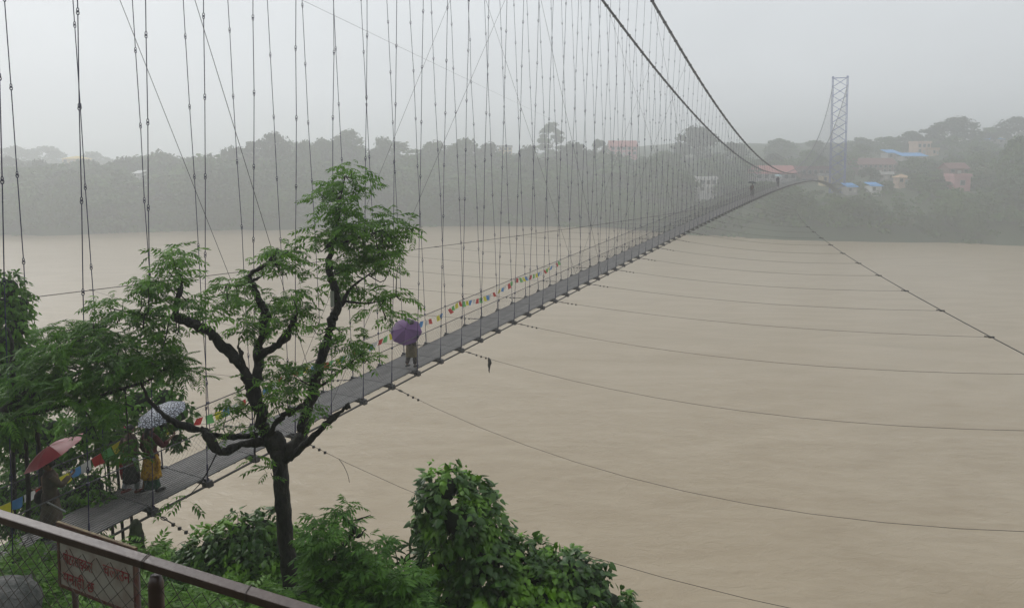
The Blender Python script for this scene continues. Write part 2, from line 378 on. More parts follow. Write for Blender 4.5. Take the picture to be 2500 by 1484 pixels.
# diagonal stays between cable and deck
for nc in (-1.2, 14.4, 30.1, 45.8, 61.5):
    for s in (-1, 1):
        for dn in (-11, 11):
            nt_ = max(nc + dn, N0); a = D(nc, LR if s > 0 else LL, .0); b = C(nt_, s)
            bpart(MB().rod(a, b, .0075, 4), 'diagonal_stay', M_STEEL)
# wind guys and their ties on both sides
def guy(n, s): 
    l = 1.87 + .00336 * (n - 78) ** 2
    p = D(n, l if s > 0 else -1.56 - l); p[2] = ZC - 5.75 - .043 * l; return p
for s in (-1, 1):
    mb = MB(); mb.tube(np.array([guy(n, s) for n in np.linspace(-14, 165, 120)]), .021, 5); bpart(mb, 'wind_guy_cable', M_DARKCABLE)
    for n in range(-8, 156, 3):
        a = D(n, (LR + .1) if s > 0 else (LL - .1), -.08); b = guy(n, s)
        sag = {-8: 1.3, -5: 1.5, -2: 1.5, 1: 1.7, 4: .9, 7: .55}.get(n, .3) * (1 if s > 0 else .6)
        sag = min(sag, .06 * np.linalg.norm(b - a) + .02) if n > 7 else sag
        tt = np.linspace(0, 1, 15); pth = a + (b - a) * tt[:, None] - UP * (4 * sag * tt * (1 - tt))[:, None]
        mb = MB().tube(pth, .0062 if n < 20 else .0062, 4)
        dd = pth[1] - pth[0]; dd /= np.linalg.norm(dd)
        if n < 40:                                       # turnbuckle, shackle and rope clips near the deck
            mb.ring(a + dd * .25, UP, dd, .05, .012, 8, 4, 1.6); mb.rod(a, a + dd * .5, .014, 5)
            for q in (.55, .75, .95): mb.box(a + (pth[1] - pth[0]) / np.linalg.norm(pth[1] - pth[0]) * q - UP * .012, (.03, .025, .03))
            mb.box(b, (.10, .03, .03)); mb.box(b - dd * .15, (.07, .03, .02))
        bpart(mb, 'wind_tie', M_DARKCABLE)
# rag caught on a tie, torn strap end
def tie_pt(n, t):
    a = D(n, LR + .1, -.08); b = guy(n, 1); sag = {4: .9}.get(n, 1.5); return a + (b - a) * t - UP * 4 * sag * t * (1 - t)
q = tie_pt(4, .052); mb = MB()
mb.tube([q + (0, 0, .03), q + (.03, 0, -.06), q + (.05, 0, -.16), q + (.02, 0, -.27), q + (.03, .0, -.36), q + (.02, 0, -.44), q + (.03, 0, -.52)], [.05, .12, .14, .11, .06, .05, .02], 7, flat=.5)
mb.build('hanging_rag', mat('dark rag', (.035, .032, .028), (.06, .055, .05), rough=.95, scale=9), label='dark ragged cloth dangling from a cable beside the deck', cat='rag', smooth=True)
q = tie_pt(-2, .06); mb = MB(); mb.tube(curve([q, q + (.12, 0, -.18), q + (.22, 0, -.42), q + (.26, 0, -.62)], 10), .007, 4)
mb.build('loose_wire', M_DARKCABLE, label='short loose wire end hanging below the deck beside the tree', cat='wire')
# towers
def tower(n, label, hi):
    c = D(n, CL); e = .958 + 1.18 * ((n - 76.25) / 86) ** 2; top = C(n, 1)[2] + 2.3
    base = c[2] - 6; t = thing('suspension_tower', label, 'tower', (c[0], c[1], base)); inv = Matrix.Translation(-Vector((c[0], c[1], base)))
    def pp(mb, nm): o = mb.build(nm, M_BLUE, t); o.matrix_parent_inverse = inv
    B = np.stack([tr, ax, UP], 1); c0 = np.array([c[0], c[1], 0])
    for s in (-1, 1):
        mb = MB()
        for a in (-.17, .17):
            for b in (-.17, .17): mb.box(c0 + tr * (s * e + a) + ax * b + UP * ((base + top) / 2), (.075, .075, (top - base) / 2), B)
        k = int((top - base) / .45)
        for i in range(k):
            z = base + (i + .5) * (top - base) / k; mb.box(c0 + tr * s * e + UP * z, (.16, .16, .035), B)
        mb.box(c0 + tr * s * e + UP * (top + .2), (.3, .35, .18), B)
        pp(mb, 'leg')
    k = hi; hz_ = (top - base) / k
    for i in range(k):
        z0, z1 = base + i * hz_, base + (i + 1) * hz_
        pp(MB().rod(c0 + tr * -e + ax * .1 + UP * z0, c0 + tr * e + ax * .1 + UP * z1, .105, 4), 'brace')
        pp(MB().rod(c0 + tr * e - ax * .1 + UP * z0, c0 + tr * -e - ax * .1 + UP * z1, .075, 4), 'brace')
    pp(MB().box(c0 + UP * (top - .1), (e, .12, .12), B), 'top_beam')
tower(158, 'tall blue lattice bridge tower on the far bank', 15)
tower(-10, 'near bridge tower standing beside the railing terrace', 15)
# ------------------------------------------------------------------ far houses
HOUSE_RECTS = []
def col(name, c, rough=.8): return mat(name, c, tuple(x * .82 for x in c), rough=rough, scale=.7)
W_PINK, W_WHITE, W_PEACH, W_CREAM, W_RED, W_DIM = col('pink wall', (.62, .33, .34)), col('white wall', (.68, .68, .66)), col('peach wall', (.66, .47, .36)), col('cream wall', (.60, .50, .30)), col('brick red wall', (.20, .12, .11)), col('dim grey wall', (.34, .33, .32))
T_RED, T_BLUE, T_TAN, T_GREY, T_YEL, T_WHT, T_MAR = col('red sheet', (.46, .17, .16)), col('blue sheet', (.10, .38, .80)), col('tan tile', (.55, .36, .22)), col('grey slab', (.42, .42, .40)), col('yellow roof', (.72, .50, .08)), col('white sheet', (.7, .7, .68)), col('maroon sheet', (.21, .095, .09))
GLASS = mat('dark far window', (.03, .035, .04), (.05, .055, .06), rough=.2); FRAME = col('window frame', (.5, .48, .45))
def house(label, x0, x1, ytop, ybase, d, wall, roof, kind='gable', storeys=1, nwin=3, depth=6, name='house', ry=0.35, yaw=0, free=True, door=True):
    """walls between pixel columns x0..x1, eaves at ytop, base at ybase, d metres away"""
    a, b = P(x0, ybase, d), P(x1, ybase, d); wd = abs(b[0] - a[0]); h = (ybase - ytop) / FPX * d; c = (a + b) / 2
    t = thing(name, label, 'building', (c[0], c[1], c[2]), rz=yaw); HOUSE_RECTS.append((x0 - 2, x1 + 2, ytop - 8, ybase - (1 if free else 8), d))
    w2, dp = wd / 2, depth / 2
    MB().box((0, dp, h / 2 - 2), (w2, dp, h / 2 + 2)).build('wall', wall, t)
    ov = .35; mb = MB(); rh = wd * ry if kind != 'shed' else depth * .22
    if kind == 'gable':
        rh = depth * .28
        for s in (-1, 1):
            y0, y1 = (-ov, dp) if s < 0 else (depth + ov, dp)
            v = [(-w2 - ov, y0, h - .1), (w2 + ov, y0, h - .1), (w2 + ov, y1, h + rh), (-w2 - ov, y1, h + rh)]
            v = v + [(x, y, z + .12) for x, y, z in v]; mb.add(v, [(0, 1, 2, 3), (7, 6, 5, 4), (0, 4, 5, 1), (1, 5, 6, 2), (2, 6, 7, 3), (3, 7, 4, 0)])
        mb.add([(-w2, 0, h), (-w2, depth, h), (-w2, dp, h + rh * .95), (w2, 0, h), (w2, depth, h), (w2, dp, h + rh * .95)], [(0, 1, 2), (3, 5, 4)])
    elif kind == 'shed':
        v = [(-w2 - ov, -ov, h), (w2 + ov, -ov, h), (w2 + ov, depth, h + rh), (-w2 - ov, depth, h + rh)]; v += [(x, y, z + .14) for x, y, z in v]
        mb.add(v, [(3, 2, 1, 0), (4, 5, 6, 7), (0, 1, 5, 4), (1, 2, 6, 5), (2, 3, 7, 6), (3, 0, 4, 7)])
    elif kind == 'hip':
        v = [(-w2 - .6, -.6, h), (w2 + .6, -.6, h), (w2 + .6, depth + .6, h), (-w2 - .6, depth + .6, h), (0, dp, h + rh)]
        mb.add(v, [(0, 1, 4), (1, 2, 4), (2, 3, 4), (3, 0, 4), (3, 2, 1, 0)])
    else:
        mb.box((0, dp, h + .12), (w2 + .3, dp + .3, .12)); mb.box((0, -.2, h + .55), (w2 + .28, .06, .32)); mb.box((w2 + .2, dp, h + .55), (.06, dp, .32)); mb.box((-w2 - .2, dp, h + .55), (.06, dp, .32))
    mb.build('roof', roof, t)
    for st in range(storeys):
        z = h * (st + .55) / storeys; hh = min(.65, h / storeys * .28)
        for i in range(nwin):
            x = -w2 + wd * (i + .5) / nwin; ww = min(.6, wd / nwin * .28)
            if door and st == 0 and i == nwin // 2:
                MB().box((x, -.05, h / storeys * .33), (ww, .04, h / storeys * .33)).build('door', FRAME, t); continue
            f = MB().box((x, -.04, z), (ww + .1, .045, hh + .1)).build('window', FRAME, t); MB().box((x, -.09, z), (ww, .02, hh)).build('pane', GLASS, f)
    return t
house('long building with red sheet roof behind the bridge end', 1846, 1944, 424, 440, 246, W_DIM, T_RED, 'gable', 1, 6, 9)
house('dull red brick block below the tower beside the red roof', 1955, 2026, 412, 452, 256, W_RED, T_MAR, 'flat', 2, 5, 9)
house('small white house among trees under the hangers', 1708, 1750, 438, 470, 226, W_WHITE, T_WHT, 'flat', 2, 3, 6)
house('low shop with bright blue roof at the tower foot', 2070, 2093, 457, 470, 219, W_DIM, T_BLUE, 'shed', 1, 2, 4.5)
house('low blue roofed shed halfway between tower and pink house', 2128, 2152, 455, 470, 221, W_WHITE, T_BLUE, 'shed', 1, 2, 4.5)
house('small cream pavilion with tan pyramid roof', 2194, 2220, 434, 448, 236, W_PEACH, T_TAN, 'hip', 1, 2, 3.5)
house('pale flat roofed hut between dark tree and pavilion', 2148, 2180, 426, 438, 244, W_DIM, T_WHT, 'flat', 1, 3, 4)
house('pink cube house with one dark window near the right edge', 2330, 2369, 432, 464, 214, W_PINK, W_PINK, 'flat', 1, 1, 5, door=False)
house('maroon roof just above the pink house', 2318, 2366, 412, 424, 228, W_RED, T_MAR, 'gable', 1, 3, 6)
house('long maroon veranda building below the blue roofs', 2096, 2190, 402, 422, 268, W_RED, T_MAR, 'gable', 2, 8, 8)
house('small hut with turquoise roof above the veranda building', 2168, 2196, 374, 388, 298, W_DIM, T_BLUE, 'shed', 1, 2, 6)
house('long low blue roof below the peach house', 2204, 2264, 382, 390, 292, W_DIM, T_BLUE, 'shed', 1, 4, 6)
house('peach two storey house high on the hill', 2240, 2272, 350, 376, 308, W_PEACH, W_PEACH, 'flat', 2, 3, 7)
house('tiny cream annex beside the peach house', 2277, 2292, 366, 377, 304, W_PEACH, T_TAN, 'flat', 1, 2, 4)
house('long blue roof on the hilltop at the right', 2372, 2452, 341, 350, 338, W_DIM, T_BLUE, 'shed', 1, 5, 9)
house('faint pinkish building in mist behind the hangers', 1490, 1556, 358, 380, 322, W_PINK, T_RED, 'gable', 2, 5, 9)
house('faint yellow house in mist behind the hangers', 1218, 1250, 360, 378, 318, W_CREAM, T_GREY, 'flat', 2, 3, 7)
house('pavilion with yellow pyramid roof above the trees at the left', 152, 198, 388, 402, 322, W_CREAM, T_YEL, 'hip', 1, 3, 8, ry=.16)
house('pale house at the left edge of the far wood', 0, 18, 404, 418, 262, W_WHITE, T_GREY, 'flat', 1, 2, 5)
house('small white roofed hut low in the left far wood', 326, 342, 424, 432, 240, W_WHITE, T_WHT, 'shed', 1, 2, 4)
house('cream hut at the foot of the tower', 2010, 2030, 430, 446, 238, W_CREAM, T_GREY, 'flat', 1, 2, 4)
# ------------------------------------------------------------------ far trees
def crown_template(seed, lumps, quads, rx, rz, flat=1.):
    g = np.random.default_rng(seed); V = []; 
    for i in range(lumps):
        a = g.random() * 6.28; r = g.random() ** .5; zz = g.random()
        prof = math.sin(math.pi * (.12 + .80 * zz)) 
        c = np.array([math.cos(a) * r * rx * prof, math.sin(a) * r * rx * prof, rz * (zz * 2 - 1)]); sz = (.22 + .2 * g.random()) * rx
        d = g.normal(size=(quads, 3)); d /= np.linalg.norm(d, axis=1)[:, None]; d[:, 2] = np.where(g.random(quads) < .7, np.abs(d[:, 2]), d[:, 2])
        p = c + d * sz * (.62 + .62 * g.random((quads, 1)) ** 1.6) * np.array([1, 1, .75 * flat])
        n = d + g.normal(0, .5, d.shape); n /= np.linalg.norm(n, axis=1)[:, None]
        t1 = np.cross(n, g.normal(size=n.shape)); t1 /= np.linalg.norm(t1, axis=1)[:, None]; t2 = np.cross(n, t1)
        s = (.10 + .20 * g.random((quads, 1))) 
        V.append(np.stack([p - t1 * s - t2 * s * .6, p + t1 * s - t2 * s * .5, p + t1 * s * .7 + t2 * s, p - t1 * s * .9 + t2 * s * .6], 1).reshape(-1, 3))
    V = np.concatenate(V); return V, np.arange(len(V)).reshape(-1, 4)
CT = [crown_template(11, 34, 110, 3.6, 3.2), crown_template(12, 44, 100, 4.6, 3.0), crown_template(13, 30, 110, 2.8, 4.2), crown_template(14, 26, 100, 3.8, 1.8, .8), crown_template(15, 42, 110, 4.2, 4.0)]
CM = {(i, k): big_mesh('crown', v, f, m) for i, (v, f) in enumerate(CT) for k, m in enumerate((M_FARLEAF, M_FARLEAF2, M_FARLEAF3))}
CRZ = [3.2, 3.0, 4.2, 1.8, 4.0]; CRX = [3.6, 4.6, 2.8, 3.8, 4.2]
def trunk_mesh(h, r, seed):
    g = np.random.default_rng(seed); mb = MB(); mb.tube(curve([(0, 0, -1), (g.normal(0, .15), g.normal(0, .15), h * .5), (0, 0, h)], 7), np.linspace(r, r * .5, 7), 6)
    for i in range(4):
        a = i * 1.6 + g.random(); mb.tube([(0, 0, h * .7), (math.cos(a) * h * .2, math.sin(a) * h * .2, h * .95), (math.cos(a) * h * .33, math.sin(a) * h * .33, h * 1.15)], [r * .5, r * .35, r * .15], 5)
    return mb.mesh('trunk', M_BARK2)
TM = [trunk_mesh(6, .28, 3), trunk_mesh(6, .35, 4)]
FT = []
def far_tree(label, px, ptop, d, wpx, ct=0, cm=0, group=None, stretch=1., ground=True):
    """crown top at ptop, crown width wpx, d metres away, standing on the far bank"""
    top = P(px, ptop, d); sx = wpx / FPX * d / 2 / CRX[ct]; g = float(far_h(np.array(top[0]), np.array(top[1])))
    wm = wpx / FPX * d; ch = max(min(1.25 * wm * stretch, 1.12 * (top[2] - g)), .55 * wm); sz = ch / (2.15 * CRZ[ct]); zc = top[2] - ch * .53
    t = thing('tree', label, 'tree', (top[0], top[1], g), group)
    c = obj('crown', CM[ct, cm], t); c.location = (0, 0, zc - g); c.scale = (sx, sx, sz); c.rotation_euler = (0, 0, px * 1.3)
    k = obj('trunk', TM[int(px) % 2], t); hh = max(1.5, zc - g); k.scale = (hh / 6 * .8, hh / 6 * .8, hh / 6)
FTREES = [
 (40, 362, 400, 110, 1, 0, 'very faint tree beyond the wood at the far left edge'), (110, 360, 410, 90, 0, 0, 'very faint tree rising behind the yellow roofed pavilion'), (225, 374, 400, 80, 1, 0, 'very faint low tree to the right of the yellow roof'),
 (20, 385, 262, 80, 4, 1, 'grey tree over the pale house at the left edge'), (95, 398, 250, 90, 1, 1, 'grey tree left of the yellow roofed pavilion'), (215, 396, 252, 80, 0, 1, 'dark tree between two leftmost hanger pairs'), (300, 392, 250, 95, 1, 1, 'broad dark tree above the small white roofed hut'), (395, 384, 256, 95, 1, 0, 'rounded tree with soft top in the left far wood'), (475, 388, 255, 70, 0, 1, 'low dark tree just left of the crossing stay'),
 (560, 366, 250, 60, 3, 1, 'flat layered tree on the left skyline'), (603, 346, 250, 70, 2, 1, 'upright tree just left of the tallest left skyline tree'), (668, 328, 248, 95, 4, 1, 'tallest tree on the skyline left of the near tree top'), (745, 350, 255, 70, 1, 0, 'tree behind hangers left of the near tree top'), (795, 345, 262, 80, 0, 0, 'misty tree behind the near tree top'), (852, 320, 270, 80, 4, 0, 'tall misty tree above the near tree top'), (935, 345, 280, 95, 1, 0, 'broad misty tree right of the near tree top'),
 (1060, 350, 275, 110, 4, 0, 'misty tree in the middle of the far wood'), (1130, 345, 285, 90, 0, 0, 'misty tree left of the faint yellow house'), (1195, 352, 285, 80, 4, 1, 'dark misty tree beside the faint yellow house'), (1290, 366, 262, 100, 1, 1, 'dark rounded tree right of the faint yellow house'), (1348, 298, 325, 70, 2, 0, 'tall pale slender tree high in the middle mist'), (1400, 352, 275, 110, 4, 1, 'large tree below the tall pale slender one'), (1462, 344, 288, 42, 0, 1, 'small round dark tree left of the faint pinkish building'),
 (1600, 392, 238, 120, 1, 0, 'green tree behind the crowded middle hangers'), (1700, 312, 300, 110, 4, 1, 'big pale tree above the cables near the middle right'), (1795, 352, 290, 70, 0, 1, 'dark tree under the cables near the red roof'), (1905, 342, 330, 80, 1, 0, 'pale tree rising behind the red roofed building'), (1890, 378, 270, 60, 0, 1, 'dark rounded tree just behind the red roof'), (1985, 345, 340, 60, 0, 0, 'faint tree left of the far tower'), (1660, 418, 224, 110, 4, 0, 'leafy tree left of the small white house'), (1790, 432, 222, 100, 4, 0, 'leafy tree right of the small white house'),
 (2100, 340, 330, 85, 1, 0, 'flat topped misty tree right of the far tower'), (2165, 336, 332, 70, 0, 0, 'low skyline tree above the turquoise roofed hut'), (2225, 322, 325, 80, 4, 1, 'skyline tree above the peach house'), (2275, 306, 322, 60, 2, 1, 'upright tree beside the great dome tree'), (2340, 288, 320, 105, 4, 1, 'great dark dome shaped tree on the hilltop'), (2412, 326, 330, 60, 0, 1, 'low tree in the hilltop gap'), (2408, 312, 345, 26, 2, 0, 'thin pale tree in the hilltop gap'), (2482, 288, 335, 90, 4, 1, 'big tree at the upper right edge'), (2488, 342, 212, 90, 1, 0, 'green nearer tree at the right edge'),
 (2250, 394, 256, 110, 1, 1, 'wide dark tree dome below the peach house'), (2120, 412, 238, 66, 0, 1, 'round dark tree between tower and pavilion'), (2278, 430, 218, 90, 4, 1, 'large dark tree left of the pink house'), (2235, 426, 226, 44, 0, 2, 'bright green tree right of the pavilion'), (2165, 444, 224, 44, 0, 0, 'small tree in front of the pale hut'), (2420, 405, 230, 110, 1, 2, 'pale green tree right of the pink house'), (2440, 372, 262, 110, 4, 1, 'dark tree below the hilltop blue roof'), (2340, 380, 280, 90, 1, 1, 'grey tree midway up the right hill'), (2470, 452, 208, 110, 4, 0, 'leafy tree low at the right edge'),
 (2070, 418, 246, 50, 0, 0, 'small tree right behind the far tower legs'), (1870, 446, 228, 80, 1, 0, 'leafy tree below the red roofed building')]
for px, pt, d, wp, ct, cm, lab in FTREES: far_tree(lab, px, pt, d, wp, ct, cm)
# the rest of the wood reads as one mass
def far_wood():
    VV = []; FF = []; k = 0; cnt = 0; g = np.random.default_rng(5); tries = 0
    while cnt < 520 and tries < 9000:
        tries += 1; pxx = g.uniform(-350, 2850); sh = onz(pxx, float(np.interp(pxx, [a for a, b in SHP], [b for a, b in SHP])), 0)
        dd = 3 + (g.random() ** 1.5) * 165; kx = sh[0] * (sh[1] + dd) / sh[1]; y = sh[1] + dd; x = kx
        h = float(far_h(np.array(x), np.array(y))); ct = int(g.integers(0, 5)); hgt = (4 + 5 * g.random()) if x > 40 else (8 + 6 * g.random())
        if dd < 14: hgt *= .55 + .02 * dd
        sz = hgt / (2 * CRZ[ct]) * 1.05; sx = sz * (1.1 + .5 * g.random()) * (CRZ[ct] / CRX[ct]) * 1.15; zc = h + hgt * .5
        a, b, dp = pix((x, y, h + hgt)); a0, b0, _ = pix((x, y, h)); wv = sx * CRX[ct] / dp * FPX
        if any(a + wv > r[0] and a - wv < r[1] and b < r[3] and b0 > r[2] and dp < r[4] + 4 for r in HOUSE_RECTS): continue
        if b < 405 and x < 40 and g.random() < .0: continue
        if b < float(np.interp(a, [0, 500, 700, 900, 1200, 1500, 1850, 2000, 2200, 2350, 2500], [392, 388, 356, 348, 358, 366, 378, 372, 340, 312, 312])): continue
        v, f = CT[ct]; sel = g.random(len(f)) < .55; f = f[sel]; v4 = v[f.ravel()]
        c_, s_ = math.cos(g.random() * 6), math.sin(g.random() * 6); an = g.random() * 6.28; c_, s_ = math.cos(an), math.sin(an)
        v4 = np.c_[(v4[:, 0] * c_ - v4[:, 1] * s_) * sx, (v4[:, 0] * s_ + v4[:, 1] * c_) * sx, v4[:, 2] * sz] + (x, y, zc)
        VV.append(v4); cnt += 1
    V = np.concatenate(VV); return V, np.arange(len(V)).reshape(-1, 4), cnt
V, F, cnt = far_wood()
obj('far_wood', big_mesh('far_wood', V, F, M_FARLEAF), kind='stuff', label='misty wood and scrub covering the far bank', cat='wood')
# low scrub along the waterline and between the houses
def far_scrub():
    g = np.random.default_rng(9); VV = []
    for i in range(1500):
        pxx = g.uniform(-300, 2800); sh = onz(pxx, float(np.interp(pxx, [a for a, b in SHP], [b for a, b in SHP])), 0)
        dd = .5 + g.random() ** 1.4 * 110; y = sh[1] + dd; x = sh[0] * y / sh[1]; h = float(far_h(np.array(x), np.array(y)))
        r = .9 + 1.3 * g.random(); a, b, dp = pix((x, y, h + r * 1.3)); 
        if any(a + 8 > q[0] and a - 8 < q[1] and b < q[3] and dp < q[4] for q in HOUSE_RECTS): continue
        n = 46; d = g.normal(size=(n, 3)); d /= np.linalg.norm(d, axis=1)[:, None]; d[:, 2] = np.abs(d[:, 2])
        p = d * r * (.7 + .4 * g.random((n, 1))) * (1.3, 1.3, .9) + (x, y, h)
        nn_ = d + g.normal(0, .5, d.shape); t1 = np.cross(nn_, g.normal(size=d.shape)); t1 /= np.linalg.norm(t1, axis=1)[:, None]; t2 = np.cross(nn_, t1); t2 /= np.linalg.norm(t2, axis=1)[:, None]
        s = .22 + .3 * g.random((n, 1)); VV.append(np.stack([p - t1 * s - t2 * s, p + t1 * s - t2 * s * .7, p + t1 * s + t2 * s, p - t1 * s * .8 + t2 * s], 1).reshape(-1, 3))
    V = np.concatenate(VV); return V, np.arange(len(V)).reshape(-1, 4)
V, F = far_scrub(); obj('far_scrub', big_mesh('far_scrub', V, F, M_FARLEAF), kind='stuff', label='low green scrub along the far waterline', cat='scrub')
# thin power line running to the far bank
q1 = D(-10, CL - 2.1); q1[2] = ZC + 7.3; q2 = P(1450, 340, 310); tt = np.linspace(0, 1, 40)
pth = q1 + (q2 - q1) * tt[:, None] - UP * (4 * .15 * tt * (1 - tt))[:, None]
MB().tube(pth, .009, 4).build('power_line', M_STEEL, label='thin wire crossing the misty sky behind the hangers', cat='wire')
# ------------------------------------------------------------------ near vegetation
def pinnate(npair, L, ll, lw, droop, seed, curl=.25):
    """one feather leaf along +x, leaflets folded and drooping"""
    g = np.random.default_rng(seed); V = []; F = []
    def ra(t): return np.array([L * (t - droop * .25 * t * t), 0, L * (.18 * t - droop * t * t)])
    k = 0
    ts = np.linspace(0, 1, 4)
    for i in range(3):
        a, b = ra(ts[i]), ra(ts[i + 1]); w_ = .004
        V += [a + (0, -w_, 0), a + (0, w_, 0), b + (0, w_, 0)]; F.append((k, k + 1, k + 2)); k += 3
        V += [a + (0, 0, w_), b + (0, 0, w_), b + (0, 0, -w_)]; F.append((k, k + 1, k + 2)); k += 3
    def leaflet(p, d, dn):
        nonlocal k
        d = d / np.linalg.norm(d); sd_ = np.cross(d, (0, 0, 1.)); sd_ /= np.linalg.norm(sd_); l_ = ll * (.8 + .35 * g.random())
        m = p + d * l_ * .45 - np.array([0, 0, l_ * dn * .3]); t = p + d * l_ - np.array([0, 0, l_ * dn])
        V.extend([p, m + sd_ * lw * .5 + (0, 0, lw * curl), t, m - sd_ * lw * .5 + (0, 0, lw * curl), m]); F.extend([(k, k + 4, k + 1), (k + 4, k + 2, k + 1), (k, k + 3, k + 4), (k + 4, k + 3, k + 2)]); k += 5
    for i in range(npair):
        t = .22 + .78 * (i + .5) / npair; p = ra(t)
        for s in (-1, 1): leaflet(p + g.normal(0, .003, 3), np.array([.55 + .3 * g.random(), s * 1.0, 0]), .55 + .35 * g.random())
    leaflet(ra(1.), np.array([1, 0, -.2]), .4)
    return np.array(V), np.array(F)
PN = [pinnate(4, .34, .095, .044, .45, 1), pinnate(5, .38, .09, .042, .62, 2), pinnate(4, .28, .10, .046, .35, 3)]
PD = [pinnate(9, .46, .085, .030, .45, 4), pinnate(8, .42, .08, .032, .6, 5)]
PS = [pinnate(4, .28, .115, .042, .4, 6), pinnate(3, .24, .13, .05, .3, 7)]
def whorls(centres, per, tmpl, size, spread=.10, lift=.25, sd_=1):
    """rosettes of feather leaves about twig tips"""
    g = np.random.default_rng(sd_); c = np.repeat(np.asarray(centres), per, 0); n = len(c)
    az = g.random(n) * 6.283; el = g.normal(lift, .28, n); d = np.c_[np.cos(az) * np.cos(el), np.sin(az) * np.cos(el), np.sin(el)]
    pos = c + g.normal(0, spread, (n, 3)) * (1, 1, .6); Mx = frames(d, g.normal(0, .35, n)); sc = size * (.65 + .6 * g.random(n))
    Vs, Fs, off = [], [], 0; which = g.integers(0, len(tmpl), n)
    for i, (tv, tf) in enumerate(tmpl):
        m = which == i
        if m.any(): v, f = scatter(tv, tf, pos[m], Mx[m], sc[m]); Vs.append(v); Fs.append(f + off); off += len(v)
    return np.concatenate(Vs), np.concatenate(Fs)
def limb(mb, pts, d, r0, r1, k=8, n=None, seed=0, knob=.16, dd=None):
    """a gnarled branch through print points at about d metres"""
    g = np.random.default_rng(seed); dd = dd if dd is not None else [0] * len(pts)
    p = curve([P(a, b, d + e) for (a, b), e in zip(pts, dd)], n or len(pts) * 5); m = len(p)
    p = p + g.normal(0, r0 * .13, p.shape); rad = np.linspace(r0, r1, m) * (1 + knob * np.interp(np.arange(m), np.arange(0, m + 3, 3), g.normal(0, 1, len(np.arange(0, m + 3, 3)))))
    mb.tube(p, np.clip(rad, r1 * .6, None), k); return p
